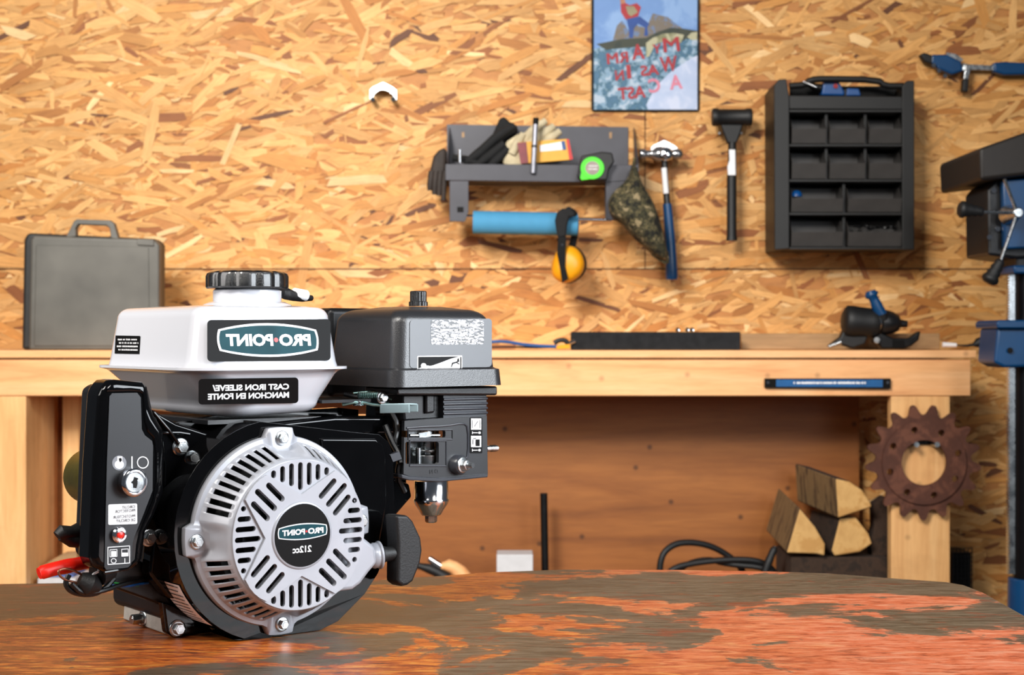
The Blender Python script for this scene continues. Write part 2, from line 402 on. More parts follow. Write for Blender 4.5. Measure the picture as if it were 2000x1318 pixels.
#--STRUCTURE--
# ------------------------------------------------------------------ setting
WY = 3.95                                          # the board wall
def osb_wall():
    rn = random.Random(11)
    V = []; F = []; C = []; A = []
    def tone():
        r = rn.random()
        if r < 0.40: c = (220, 163, 94)
        elif r < 0.66: c = (230, 177, 110)
        elif r < 0.83: c = (208, 146, 74)
        elif r < 0.925: c = (188, 122, 54)
        elif r < 0.962: c = (152, 90, 40)
        elif r < 0.976: c = (108, 62, 30)
        else: c = (242, 200, 142)
        k = rn.uniform(0.93, 1.06)
        q = srgb(*[min(255, x*k) for x in c]); return q
    x0, x1, z0, z1 = -2.3, 2.3, 0.0, 2.6
    def add(poly, col, ax):
        b = len(V); V.extend(poly); F.append(list(range(b, b+len(poly)))); C.extend([col]*len(poly)); A.extend(ax)
    n = 26000
    for i in range(n):
        cx = rn.uniform(x0, x1); cz = rn.uniform(z0, z1)
        big = rn.random()
        L = rn.uniform(0.05, 0.15) if big < 0.6 else rn.uniform(0.02, 0.06)
        w = rn.uniform(0.008, 0.026) if big < 0.6 else rn.uniform(0.004, 0.014)
        a = rn.gauss(0.06, 0.38)
        if rn.random() < 0.05: a = rn.uniform(0.9, 2.2)
        ca, sa = math.cos(a), math.sin(a)
        j = rn.uniform(-0.3, 0.3)*w*2
        pts = [(-L/2-j, -w/2), (-L/6, -w/2*rn.uniform(.8, 1.1)), (L/4, -w/2*rn.uniform(.9, 1.2)), (L/2+j*rn.random(), -w/2*rn.uniform(.3, 1)), (L/2-j, w/2*rn.uniform(.4, 1)), (L/5, w/2*rn.uniform(.85, 1.15)), (-L/5, w/2*rn.uniform(.85, 1.15)), (-L/2+j, w/2*rn.uniform(.5, 1))]
        y = -0.0005-0.004*(i/n)-rn.random()*0.0001
        poly = []
        for p, q in pts:
            X = min(max(cx+p*ca-q*sa, x0), x1); Z = min(max(cz+p*sa+q*ca, z0), z1)
            poly.append((X, y, Z))
        r = rn.uniform(0, 50)
        add(poly, tone(), [(p+r, q+r, r) for p, q in pts])
    b = len(V); base = srgb(196, 132, 70)
    for q in ((x0, 0, z0), (x1, 0, z0), (x1, 0, z1), (x0, 0, z1), (x0, 0.012, z0), (x1, 0.012, z0), (x1, 0.012, z1), (x0, 0.012, z1)):
        V.append(q); C.append(base); A.append(q)
    for q in ((0, 1, 2, 3), (5, 4, 7, 6), (0, 4, 5, 1), (3, 2, 6, 7), (0, 3, 7, 4), (1, 5, 6, 2)): F.append([b+k for k in q])
    me = D.meshes.new('wall_back'); me.from_pydata(V, [], F)
    ca = me.color_attributes.new('Col', 'FLOAT_COLOR', 'POINT'); fa = me.attributes.new('Flake', 'FLOAT_VECTOR', 'POINT')
    ca.data.foreach_set('color', [k for c in C for k in c]); fa.data.foreach_set('vector', [k for c in A for k in c])
    me.materials.append(MT['osb'])
    o = D.objects.new('wall_back', me); COL.objects.link(o); o.location = (0, WY, 0); o['kind'] = 'structure'
osb_wall()
bm = NB(); box(bm, -2.3, 2.3, -1.5, WY+0.012, -0.05, 0.0); obj('floor', bm, 'concrete', kind='structure')
# sheet joints in the boarding
def jointed(n, pts):
    bm = NB(); pslab(bm, pts, WY-0.0052, 0.004); obj('trim_%d' % n, bm, 'dark', kind='structure')
jt = simple('board_joint_gap', (92, 58, 32), 0.8, var=0.3, nscale=30); MT['joint'] = jt
bm = NB(); box(bm, -2.3, 2.3, WY-0.0056, WY-0.002, 1.1045, 1.1075); obj('trim_1', bm, 'joint', kind='structure')
bm = NB(); box(bm, 0.3405, 0.3428, WY-0.0056, WY-0.002, 1.1075, 2.6); obj('trim_2', bm, 'joint', kind='structure')

# ------------------------------------------------------------------ workbench
BY = 3.60                                          # its front
bt = P(0, 684, BY).z
wb = thing('workbench', 'long pine workbench against the strand board wall', 'workbench', (-0.2, 3.75, 0))
xl, xr = -1.75, P(1905, 0, BY).x
bm = NB(); box(bm, xl, xr, BY-0.01, WY-0.006, bt-0.018, bt); obj('worktop', bm, 'pine', wb, bevel=0.002)
ax = P(1896, 0, BY).x; az0 = P(0, 773, BY).z
bm = NB(); box(bm, xl, ax, BY, BY+0.038, az0, bt-0.0215); obj('apron', bm, 'pine', wb, bevel=0.002)
bm = NB(); box(bm, P(1741, 0, BY).x, P(1856, 0, BY).x, BY+0.002, BY+0.038, 0, az0-0.001); obj('leg', bm, 'pinev', wb, bevel=0.002)
bm = NB(); box(bm, P(-80, 0, BY).x, P(50, 0, BY).x, BY+0.002, BY+0.038, 0, az0-0.001); obj('leg', bm, 'pinev', wb, bevel=0.002)
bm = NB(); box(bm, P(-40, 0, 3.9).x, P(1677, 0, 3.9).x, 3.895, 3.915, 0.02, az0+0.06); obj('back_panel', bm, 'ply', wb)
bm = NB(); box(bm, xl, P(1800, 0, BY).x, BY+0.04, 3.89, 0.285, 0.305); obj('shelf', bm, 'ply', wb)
bm = NB(); box(bm, P(52, 0, BY).x-0.05, P(52, 0, BY).x-0.012, BY+0.045, 3.89, 0.306, az0+0.02); obj('side_board', bm, 'pinev', wb)
bm = NB(); box(bm, P(118, 0, 3.8).x, P(150, 0, 3.8).x, 3.82, 3.858, 0.306, az0+0.06); obj('stud', bm, 'pinev', wb)
#--TABLE--
# ------------------------------------------------------------------ steel table in front
TZ = 0.65
def T(px, py):
    Y = FPX*(CAMH-TZ)/(py-HY); return Vector(((px-1000)/FPX*Y, Y, TZ))
far = [(-700, 1180), (-250, 1150), (0, 1139.5), (200, 1136.5), (420, 1134), (640, 1132), (830, 1126), (960, 1116.5), (1100, 1111.5), (1300, 1112), (1500, 1115), (1620, 1119), (1750, 1129), (1850, 1136), (1885, 1142), (1920, 1155), (2000, 1200), (2140, 1300)]
top = [T(*p) for p in far]
top = [Vector((-0.95, 0.95, TZ))]+top+[Vector((0.72, 0.95, TZ))]
tb = thing('steel_table', 'rusty orange painted steel table with worn grey patches', 'table', (0, 1.3, 0))
bm = NB(); loft(bm, [[p+Vector((0, 0, -0.012)) for p in top], top]); obj('tabletop', bm, 'table', tb, bevel=0.003)
bm = NB(); box(bm, -0.78, 0.6, 1.0, 1.04, TZ-0.07, TZ-0.0125); box(bm, -0.6, 0.45, 1.6, 1.64, TZ-0.07, TZ-0.0125); obj('frame', bm, 'darkmetal', tb)
for x, y in ((-0.78, 1.0), (0.56, 1.0), (-0.6, 1.6), (0.41, 1.6)):
    bm = NB(); box(bm, x, x+0.04, y, y+0.04, 0.0, TZ-0.071); obj('leg', bm, 'darkmetal', tb)
# ------------------------------------------------------------------ small petrol engine
TH = math.radians(37.5); EC, ES = math.cos(TH), math.sin(TH); EO = (-0.1913, 1.40)
eng = thing('engine', 'small black and light grey petrol engine with recoil starter standing on the rusty table', 'engine', (EO[0], EO[1], TZ), TH)
U = Vector((1, 0, 0)); WV = Vector((0, 1, 0)); ZV = Vector((0, 0, 1))
def EF(px, py, w):
    """pixel -> engine frame, on the plane parallel to the recoil face at depth w"""
    a = (px-1000)/FPX; x0 = EO[0]-ES*w; y0 = EO[1]+EC*w
    u = (a*y0-x0)/(EC-a*ES); Y = y0+ES*u
    return Vector((u, w, CAMH-TZ-(py-HY)/FPX*Y))
def EL(px, py, u):
    """pixel -> engine frame, on a plane parallel to the left flank at u"""
    a = (px-1000)/FPX; x0 = EO[0]+EC*u; y0 = EO[1]+ES*u
    w = (a*y0-x0)/(-ES-a*EC); Y = y0+EC*w
    return Vector((u, w, CAMH-TZ-(py-HY)/FPX*Y))
def eo(name, bm, mat, parent=None, **kw): return obj(name, bm, mat, parent or eng, local=True, **kw)
def fslab(bm, pts, w, t, mi=0, shift=(0, 0)):
    A = [EF(x, y, w) for x, y in pts]
    for p in A: p.z = max(p.z, 0.0006)
    B = [p+Vector((shift[0], t, shift[1])) for p in A]
    return prism(bm, A, B, mi)
def bolt(p, d, r=0.006, parent=None, mat='zinc', washer=True, name='bolt', h=None, hole=True):
    bm = NB(); d = Vector(d).normalized(); p = Vector(p); h = h or r*0.9
    if washer: lathe(bm, [(r*1.45, 0), (r*1.45, r*0.18), (r*1.1, r*0.42)], p, d, 24)
    b0 = r*0.38 if washer else 0
    lathe(bm, [(r, b0), (r, b0+h*0.85), (r*0.86, b0+h)], p, d, 6)
    if hole: lathe(bm, [(r*0.5, b0+h), (r*0.5, b0+h+0.0003)], p, d, 16, )
    return eo(name, bm, mat, parent, bevel=r*0.06, seg=1)
fc = EF(546, 1036, 0.042); hub = EF(590, 1045, 0.0)
HU = 0.0; HZ = (fc.z+hub.z)/2                     # axis of the starter
# --- blower housing
bh_w = 0.048
ctr = Vector((0.0, 0, HZ)); R = 0.1035
pts = []
for k in range(0, 23):                             # big left arc, bottom to top
    a = math.radians(258-k*7.2); pts.append((ctr.x+R*math.cos(a), HZ+R*math.sin(a)))
q = [EF(px, py, bh_w) for px, py in ((700, 845), (740, 848), (760, 864), (768, 890), (770, 1000), (758, 1070), (738, 1120), (712, 1160), (660, 1213), (625, 1232), (540, 1243), (470, 1250), (455, 1249))]
pts += [(p.x, p.z) for p in q]
pts = [(u, max(z, 0.0006)) for u, z in pts]
bm = NB(); prism(bm, [(u, bh_w, z) for u, z in pts], [(u, 0.112, z) for u, z in pts])
hous = eo('blower_housing', bm, 'gloss', bevel=0.011, seg=6, smooth=50)
# raised step on the housing face, top right
bm = NB(); st = [EF(px, py, bh_w-0.003) for px, py in ((628, 856), (735, 857), (749, 868), (754, 892), (756, 985), (742, 1062), (690, 1120), (640, 1000))]
prism(bm, st, [p+Vector((0, 0.004, 0)) for p in st]); eo('housing_panel', bm, 'gloss', bevel=0.0022, seg=3, smooth=50)
# engine block, upper shroud, sump behind the housing
bm = NB(); box(bm, -0.082, 0.088, 0.1125, 0.24, 0.012, 0.165); eo('crankcase', bm, 'satin', bevel=0.008, seg=3)
bm = NB()
for k in range(9): box(bm, -0.07, 0.075, 0.118, 0.235, 0.166+k*0.0035, 0.1678+k*0.0035)
eo('cylinder_fins', bm, 'darkmetal')
bm = NB(); box(bm, -0.052, 0.085, 0.085, 0.22, 0.1985, 0.2025); box(bm, -0.05, 0.08, 0.13, 0.20, 0.199, 0.2028); eo('bracket_gap_fill', bm, 'satin')  # slabs also added to close the dark gap beneath the tank
bm = NB(); fslab(bm, [(350, 826), (420, 812), (660, 796), (700, 800), (700, 845), (350, 850)], 0.118, 0.01); eo('head_gap_fill', bm, 'gloss')  # black strip added so the gap under the tank stays dark
bm = NB(); fslab(bm, [(430, 846), (520, 826), (655, 812), (770, 812), (775, 850), (700, 852)], 0.075, 0.05); eo('top_shroud', bm, 'gloss', bevel=0.004, seg=3)
bm = NB(); fslab(bm, [(298, 800), (345, 826), (420, 850), (395, 905), (368, 990), (362, 1080), (385, 1175), (330, 1168), (292, 1120), (300, 1050), (318, 980), (320, 905)], 0.088, 0.02); eo('side_shroud', bm, 'gloss', bevel=0.0025, seg=3)
bm = NB(); fslab(bm, [(262, 1090), (330, 1120), (400, 1225), (322, 1185), (285, 1170), (200, 1140), (205, 1110)], 0.112, 0.03); eo('lower_bracket', bm, 'satin', bevel=0.002)
bm = NB(); fslab(bm, [(318, 1175), (352, 1188), (398, 1214), (420, 1243), (338, 1244), (326, 1236)], 0.100, 0.012); eo('base_bracket', bm, 'gloss', bevel=0.002)
for px, py, w, r in ((352, 873, 0.086, 0.0058), (380, 895, 0.086, 0.004), (290, 1050, 0.088, 0.0056), (346, 1227, 0.098, 0.0056)): bolt(EF(px, py, w+0.002), (0, -1, 0), r)
bm = NB(); tube(bm, [EF(300, 805, .085), EF(330, 840, .084), EF(350, 868, .084)], 0.0016); tube(bm, [EF(318, 845, .086), EF(350, 845, .084), EF(370, 848, .084)], 0.0016); eo('bracket_rib', bm, 'gloss')
bm = NB(); tube(bm, [EF(322, 955, .09), EF(340, 1000, .088), EF(342, 1040, .088), EF(322, 1085, .088)], 0.0012, 8, smoothn=2); eo('thin_cable', bm, 'wire')
# mounting foot
A = [EL(px, py, -0.079) for px, py in ((330, 1243), (240, 1212), (242, 1177), (262, 1178), (286, 1192), (327, 1203))]
for i in (0, 1): A[i].z = 0.0004
bm = NB(); prism(bm, A, [p+Vector((0.03, 0, 0)) for p in A]); foot = eo('mounting_foot', bm, 'cast', bevel=0.0015)
p = EL(280, 1207, -0.079); bolt(p, (-1, -0.1, 0.0), 0.0052, h=0.011)
# warning label wrapped round the left flank of the housing
bm = NB(); rows = []
LR = R+0.0006
for k in range(9):
    a = math.radians(205+k*3.6); rows.append([(LR*math.cos(a), 0.0570, HZ+LR*math.sin(a)), (LR*math.cos(a), 0.0990, HZ+LR*math.sin(a))])
loft(bm, rows, cap=False, closed=False)
lab = eo('warning_label', bm, 'white', label='white warning label')
bm = NB(); rn = random.Random(4); LR2 = LR+0.0004
for r in range(10):
    a = math.radians(206.5+r*2.75); w = 0.0595+0.008*rn.random(); da = 0.006
    if r == 2: w = 0.0605
    while w < 0.097:
        L = rn.uniform(0.001, 0.003)
        f = [bm.verts.new((LR2*math.cos(b), x, HZ+LR2*math.sin(b))) for b, x in ((a-da, w), (a+da, w), (a+da, min(w+L, .097)), (a-da, min(w+L, .097)))]
        bm.faces.new(f); w += L+0.0006
eo('label_print', bm, 'ink', lab)

# --- recoil starter cover
def band_profile(th):
    """radius and depth of the rim from the disc edge out to the flange; scooped at the four bolt lugs"""
    d = min(abs((math.degrees(th)-c+180) % 360-180) for c in (2, 90, 182, 270))
    s = max(0.0, 1-(d/13.0)**2) if d < 13 else 0.0
    s = s*s*(3-2*s)
    pr = [(0.0678, 0.0035), (0.0700, 0.0058), (0.0722, 0.0105), (0.0775, 0.0225), (0.0822, 0.0355), (0.0842, 0.0402), (0.0878, 0.0410), (0.0890, 0.0435), (0.0890, 0.0475)]
    lug = [(0.0678, 0.0035), (0.0698, 0.0062), (0.0708, 0.0120), (0.0722, 0.0240), (0.0748, 0.0350), (0.0790, 0.0378), (0.0915, 0.0378), (0.0965, 0.0400), (0.0965, 0.0475)]
    wide = 1.0 if d < 7.5 else max(0, 1-(d-7.5)/3.0)
    out = []
    for i, (a, b) in enumerate(zip(pr, lug)):
        t = s if i < 6 else (s if i == 6 else wide)
        if i == 6: t = max(s*0.8, wide*1.0)
        out.append((a[0]+(b[0]-a[0])*t, a[1]+(b[1]-a[1])*t))
    return out
slots = []
for base in (2, 90, 182, 270):
    for k in range(10): slots.append(base+15.0+k*6.35)
bm = NB(); N = 600; G = []
for i in range(N):
    a = 2*PI*i/N; G.append([bm.verts.new((r*math.cos(a), w, HZ+r*math.sin(a))) for r, w in band_profile(a)])
for i in range(N):
    mid = 360*(i+0.5)/N; hole = any(abs((mid-s+180) % 360-180) < 1.75 for s in slots)
    for j in range(8):
        if hole and j in (2, 3): continue
        k = (i+1) % N; bm.faces.new((G[i][j], G[k][j], G[k][j+1], G[i][j+1]))
bmesh.ops.recalc_face_normals(bm, faces=bm.faces)
cov = eo('starter_cover', bm, 'cover', solid=0.0018, soff=-1, smooth=40)
# the front disc with its star, pierced
bm = NB(); seg = 128
lathe(bm, [(0.0672, 0.0085), (0.0684, 0.0045), (0.0672, 0.0036), (0.0655, 0.0034), (0.0001, 0.0034)][::1], (0, 0, HZ), (0, 1, 0), seg)
bmesh.ops.delete(bm, geom=list(bm.faces), context='FACES_ONLY'); bm.free()
AS = 0.0049
arm = []
for sx in (-1, 1):
    for sz in (-1, 1):
        for (a, b), (c2, d2) in (((.0358, .0490), (.0185, .0325)), ((.0470, .0440), (.0262, .0246)), ((.0510, .0332), (.0335, .0160))):
            p0 = Vector((a*sx, b*sz)); p1 = Vector((c2*sx, d2*sz)); arm.append(stad((p0+p1)/2, p1-p0, (p1-p0).length, 0.0054))
lens = []
for sx in (-1, 1):
    for k in range(-3, 4):
        z0 = 0.0408+0.44*abs(k)*0.0092; z1 = math.sqrt(0.0663**2-(k*0.0092)**2)
        if z1-z0 > 0.003: lens.append(stad((k*0.0092, sx*(z0+z1)/2), (0, 1), max(z1-z0, AS*1.01), AS))
        z0 = 0.0408+0.52*abs(k)*0.0092
        if z1-z0 > 0.003: lens.append(stad((sx*(z0+z1)/2, k*0.0092), (1, 0), max(z1-z0, AS*1.01), AS))
circ0 = [(0.0684*math.cos(2*PI*k/128), 0.0684*math.sin(2*PI*k/128)) for k in range(128)]
bm = NB(); pierced(bm, circ0, lens+arm, 0.0030, 0.0062, HZ); disc = eo('front_disc', bm, 'cover', cov, bevel=0.0009, seg=2)
sp = []
for q4 in range(4):
    for rr_, a in ((0.0372, 90), (0.0672, 58), (0.0682, 51), (0.0685, 45), (0.0682, 39), (0.0672, 32)):
        a = math.radians(a+90*q4); sp.append((rr_*math.cos(a), rr_*math.sin(a)))
spz = sorted(sp, key=lambda p: math.atan2(p[1], p[0]))
bm = NB(); pierced(bm, spz, arm, 0.0004, 0.0029, HZ); star = eo('star_plate', bm, 'cover', cov, bevel=0.0008, seg=2)
bm = NB(); lathe(bm, [(0.0312, 0.0004), (0.0306, -0.0008), (0.0290, -0.0010), (0.0286, 0.0)], (0, 0, HZ), (0, 1, 0), 96)
lathe(bm, [(0.0305, 0.0), (0.0303, -0.0008), (0.001, -0.0008)], (0, 0, HZ), (0, 1, 0), 96); eo('hub_ring', bm, 'cover', cov, smooth=60)
bm = NB(); cyl(bm, (0, -0.0014, HZ), (0, -0.0009, HZ), 0.0286, None, 96); hl = eo('hub_label', bm, 'ink', cov, label='round black hub label')
O = Vector((0, -0.0014, HZ)); XN = Vector((1, 0, 0))
def badge(name, o, ex, ey, w, h, parent, grow=1.0):
    """white-rimmed barrel-shaped emblem with teal field and mirrored lettering"""
    def shp(k):
        hw = w/2-k; hh = h/2-k; e = hh*0.62; out = []
        for i in range(13): t = i/12*2-1; out.append((hw*0.965*t, hh-(hh-e)*t*t))
        for i in range(1, 6): t = 1-i/6*2; out.append((hw*(0.965+0.035*(1-t*t)), e*t))
        for i in range(13): t = 1-i/12*2; out.append((hw*0.965*t, -hh+(hh-e)*t*t))
        for i in range(1, 6): t = -1+i/6*2; out.append((-hw*(0.965+0.035*(1-t*t)), e*t))
        return out
    bm = NB(); flat(bm, shp(0), o, ex, ey, 0.0003, 0); flat(bm, shp(h*0.07), o, ex, ey, 0.0005, 1)
    oo = Vector(o); ex = Vector(ex).normalized(); ey = Vector(ey).normalized()
    text(bm, 'POINT', oo-ex*w*0.189, ex, ey, w*0.455, h*0.36, 0.045, 0, 0.0007)
    text(bm, 'PRO', oo+ex*w*0.258, ex, ey, w*0.318, h*0.36, 0.045, 0, 0.0007)
    flat(bm, [(math.cos(2*PI*k/16)*h*.07+w*.068, math.sin(2*PI*k/16)*h*.07) for k in range(16)], oo, ex, ey, 0.0008, 2)
    return eo(name, bm, ['white', 'teal', 'red'], parent)
badge('emblem', O+Vector((-0.0002, 0, 0.0035)), XN, ZV, 0.0515, 0.0150, hous if False else cov)
bm = NB(); text(bm, '212cc', O+Vector((-0.001, 0, -0.0125)), XN, ZV, 0.0195, 0.0062, 0.03); eo('hub_lettering', bm, 'white', cov)
# added black disc for the dark interior, with the rope pulley in front
bm = NB(); cyl(bm, (0, 0.0305, HZ), (0, 0.0475, HZ), 0.070, None, 64); eo('dark_backing', bm, 'dark')
bm = NB(); cyl(bm, (0, 0.020, HZ), (0, 0.030, HZ), 0.050, None, 48)
for k in range(12):
    a = 2*PI*k/12; c0 = Vector((math.cos(a)*.06, .024, HZ+math.sin(a)*.06)); tube(bm, [c0, c0+Vector((0, .006, 0))], 0.003, 8)
eo('rope_pulley', bm, 'darkmetal')
for a in (2, 90, 182, 270):
    a = math.radians(a); bolt((0.0865*math.cos(a), 0.0378, HZ+0.0865*math.sin(a)), (0, -1, 0), 0.0048)
# rope guide and pull handle
g = EF(737, 1083, 0.020); 
bm = NB(); gp = [EF(px, py, 0.012) for px, py in ((683, 1010), (712, 1050), (734, 1068), (738, 1100), (722, 1118), (706, 1140), (690, 1152), (668, 1155), (640, 1165), (660, 1100))]
prism(bm, gp, [p+Vector((0, 0.034, 0)) for p in gp]); eo('rope_housing', bm, 'cover', cov, bevel=0.004, seg=4, smooth=50)
ax_ = Vector((1, -0.22, 0.06)).normalized()
bm = NB(); g0 = EF(722, 1086, 0.026); lathe(bm, [(0.0110, 0), (0.0125, 0.004), (0.0120, 0.008), (0.0135, 0.0085), (0.0135, 0.0108), (0.008, 0.0112)], g0, ax_, 40); eo('rope_guide', bm, 'cover', cov, bevel=0.0006)
h0 = g0+ax_*0.0112
hd = ax_*1.0
bm = NB(); lathe(bm, [(0.0072, 0), (0.0082, 0.002), (0.0070, 0.006), (0.0066, 0.022)], h0, ax_, 28)
eo('handle_stem', bm, 'rubber')
hw = 0.0105; hc = [(756, 0)]; 
Hp = [(774, 1006), (797, 1006), (808, 1018), (823, 1050), (826, 1075), (822, 1100), (808, 1135), (797, 1143), (787, 1145), (777, 1138), (778, 1060)]
bm = NB(); wq = (h0+ax_*0.018).y-0.008
A = [EF(px, py, wq) for px, py in Hp]; prism(bm, [p for p in A], [p+Vector((-0.002, 0.019, 0)) for p in A]); eo('pull_handle', bm, 'rubber', bevel=0.003, seg=4, smooth=50)

# --- fuel tank
TF = 0.046                                         # depth of the tank front
c0 = EF(378, 722, TF); fr = EF(705, 718, TF); fb = EL(157, 712, c0.x)
u0, u1, w0, w1, zf = c0.x, fr.x, TF, 0.290, c0.z
def rr(z, i, r, sh=0.0, di=(0, 0, 0, 0), lift=0):
    """rounded rectangle ring of the tank, inset by i"""
    p = rrect(u0+i+di[0], u1-i-di[1], w0+i+di[2], w1-i-di[3], r, 8)
    return [(a, b, z+sh*(a-u0)/(u1-u0)) for a, b in p]
zt = 0.3105
bm = NB()
rings = [rr(zf-0.0012, 0.0, 0.036), rr(zf+0.0012, 0.0, 0.036), rr(zf+0.0016, 0.0085, 0.030), rr(zf+0.006, 0.0098, 0.029)]
for k in range(1, 8):
    t = k/8; rings.append(rr(zf+0.006+(zt-0.012-zf-0.006)*t, 0.0098+0.0065*t, 0.029-0.004*t))
for k in range(0, 7):
    a = math.radians(15*k); rings.append(rr(zt-0.012+0.011*math.sin(a), 0.0163+0.0120*(1-math.cos(a)), 0.025-0.010*(1-math.cos(a))))
rings.append(rr(zt+0.0008, 0.05, 0.01)); rings.append(rr(zt+0.0018, 0.075, 0.004))
loft(bm, rings); tank = eo('fuel_tank', bm, 'tank', smooth=50, wn=True)
zb = 0.203
bm = NB(); rings = [rr(zf-0.0014, 0.0, 0.036), rr(zf-0.0030, 0.006, 0.034), rr(zf-0.006, 0.0095, 0.032)]
for k in range(1, 7):
    t = k/6; rings.append(rr(zf-0.006+(zb+0.012-zf+0.006)*t, 0.0095+0.0085*t, 0.032, 0.006*t, (0.024*t, 0.004*t, 0.002*t, 0)))
for k in range(1, 7):
    a = math.radians(15*k); rings.append(rr(zb+0.012-0.012*math.sin(a), 0.018+0.014*(1-math.cos(a)), 0.032-0.012*(1-math.cos(a)), 0.006, (0.024, 0.004, 0.002, 0)))
loft(bm, rings); eo('tank_base', bm, 'tank', tank, smooth=50, wn=True)
# raised swellings on the tank top
def dome(bm, u, w, ru, rw, z, h, n=32):
    loft(bm, [[(u+ru*s*math.cos(2*PI*k/n), w+rw*s*math.sin(2*PI*k/n), z+hh) for k in range(n)] for s, hh in ((1, -0.002), (0.93, h*0.35), (0.8, h*0.8), (0.62, h), (0.01, h))])
cp = EF(483, 560, 0.135)
bm = NB(); dome(bm, cp.x, cp.y, 0.046, 0.046, zt, 0.0055); eo('filler_boss', bm, 'tank', tank, smooth=60)
bm = NB(); lathe(bm, [(0.0335, zt), (0.0335, zt+0.0155), (0.031, zt+0.0175)], (cp.x, cp.y, 0), (0, 0, 1), 64); eo('filler_neck', bm, 'tank', tank, smooth=50)
capz = CAMH-TZ-(564-HY)/FPX*(1.40+EC*cp.y+ES*cp.x)
bm = NB(); lathe(bm, [(0.0395, 0), (0.0405, 0.0015), (0.0405, 0.012), (0.0392, 0.0150), (0.036, 0.0168), (0.020, 0.0182), (0.001, 0.0185)], (cp.x, cp.y, capz), (0, 0, 1), 280, lobes=12, depth=0.05); cap = eo('fuel_cap', bm, 'blackp', tank, smooth=30)
CAPM = simple('pebbled_black_plastic', (14, 14, 15), 0.22, bump=0.7, bscale=1400, coat=0.6); cap.data.materials[0] = CAPM
# cap strap and clamp at the back right
bm = NB(); s0 = EF(548, 571, 0.150); s1 = EF(608, 582, 0.165)
tube(bm, [Vector((cp.x+0.030, cp.y, s0.z+0.002)), s0, EF(560, 574, .150), EF(572, 578, .152), EF(590, 581, .158), s1], [0.0050, 0.0050, 0.0062, 0.0052, 0.0045, 0.003], 12); eo('cap_strap', bm, 'rubber', tank)
bm = NB(); tube(bm, [EF(575, 573, .153), EF(597, 577, .157)], 0.0058, 12); eo('strap_clip', bm, 'white', tank)
# labels on the tank front
zA, zB = zf+0.006, zt-0.012
def tank_front(px, py, lift=0.0007):
    """point on the sloping upper front of the tank seen at a pixel"""
    w = w0+0.012
    for _ in range(6):
        p = EF(px, py, w); t = (p.z-zA)/(zB-zA); w = w0+0.0098+0.0065*t
    return Vector((p.x, w-lift, p.z))
def decal(pts, fn, name, mat, parent, **kw):
    bm = NB(); bm.faces.new([bm.verts.new(fn(x, y)) for x, y in pts]); return eo(name, bm, mat, parent, **kw)
def rpx(x0, y0, x1, y1, r, sk=0):
    return [(x, y+sk*(x-x0)/(x1-x0)) for x, y in rrect(x0, x1, y0, y1, r, 5)]
plate = decal(rpx(404, 625, 645, 706, 8, -2), tank_front, 'maker_label', 'ink', tank, label='black maker label')
a_, b_ = tank_front(400, 662), tank_front(660, 661); eyT = (Vector((0, 0.0065, zB-zA))).normalized()
oT = tank_front(524, 664, 0.0010)
badge('emblem', oT, U, eyT, (tank_front(623, 664)-tank_front(425, 664)).length, 0.0322, tank)
def tank_low(px, py, lift=0.0008):
    w = w0+0.012
    for _ in range(6):
        p = EF(px, py, w); t = (zf-0.006-p.z)/(zf-0.018-zb); w = w0+0.0095+0.0085*t
    return Vector((p.x, w-lift, p.z))
sl_lab = decal(rpx(387, 740, 582, 790, 7, -3), tank_low, 'sleeve_label', 'ink', tank, label='black label with white lettering')
eyL = (tank_low(480, 745)-tank_low(480, 785)).normalized()
bm = NB(); text(bm, 'CAST IRON SLEEVE/', tank_low(490, 756.0, .0009), U, eyL, (tank_low(564, 757)-tank_low(415, 757)).length, 0.0061, 0.045)
text(bm, 'MANCHON EN FONTE', tank_low(485.5, 772.5, .0009), U, eyL, (tank_low(564, 773)-tank_low(406, 773)).length, 0.0061, 0.045); eo('sleeve_lettering', bm, 'white', tank)
# small label on the tank flank
def tank_side(px, py, lift=0.0007):
    u = u0+0.012
    for _ in range(6):
        p = EL(px, py, u); t = (p.z-zA)/(zB-zA); u = u0+0.0098+0.0065*t
    return Vector((u-lift, p.y, p.z))
decal([(227, 655), (275, 656), (273, 691), (225, 690)], tank_side, 'fuel_label', 'ink', tank, label='small black fuel label')
bm = NB(); exS = Vector((0, -1, 0)); eyS = (tank_side(250, 655)-tank_side(250, 690)).normalized()
fakelines(bm, tank_side(251, 673, .0009), exS, eyS, 0.052, 0.0145, 4, seed=5, lift=0.0002); eo('label_print', bm, 'white', tank)

# --- control box on the left
CB = 0.058
front = [(213, 743), (228, 741), (282, 746), (292, 756), (297, 792), (305, 812), (322, 838), (326, 880), (323, 962), (304, 1010), (288, 1040), (281, 1092), (270, 1112), (205, 1118), (186, 1108), (178, 1090), (186, 900), (196, 760)]
bm = NB(); fslab(bm, front, CB, 0.034); cbx = eo('control_box', bm, 'gloss', bevel=0.007, seg=5, smooth=50)
bm = NB(); fslab(bm, [(212, 752), (290, 752), (300, 800), (322, 850), (322, 960), (285, 1040), (275, 1085), (200, 1098), (182, 1090), (196, 760)], CB+0.0345, 0.042, 0, (-0.002, 0)); eo('box_back', bm, 'satin', cbx, bevel=0.005, seg=3)
pan = [(214, 774), (219, 768), (268, 767), (275, 776), (277, 838), (283, 850), (297, 861), (299, 870), (298, 958), (278, 1010), (263, 1046), (259, 1060), (256, 1102), (250, 1108), (208, 1113), (204, 1107), (209, 900)]
bm = NB(); fslab(bm, [(x*1.0, y) for x, y in pan], CB-0.0012, 0.0015); eo('control_panel', bm, 'panelp', cbx, label='dark slate panel film')
wp = CB-0.0013
def pd(name, px, mat, lift=0.0002):
    bm = NB(); bm.faces.new([bm.verts.new(EF(x, y, wp-lift)) for x, y in px]); return eo(name, bm, mat, cbx)
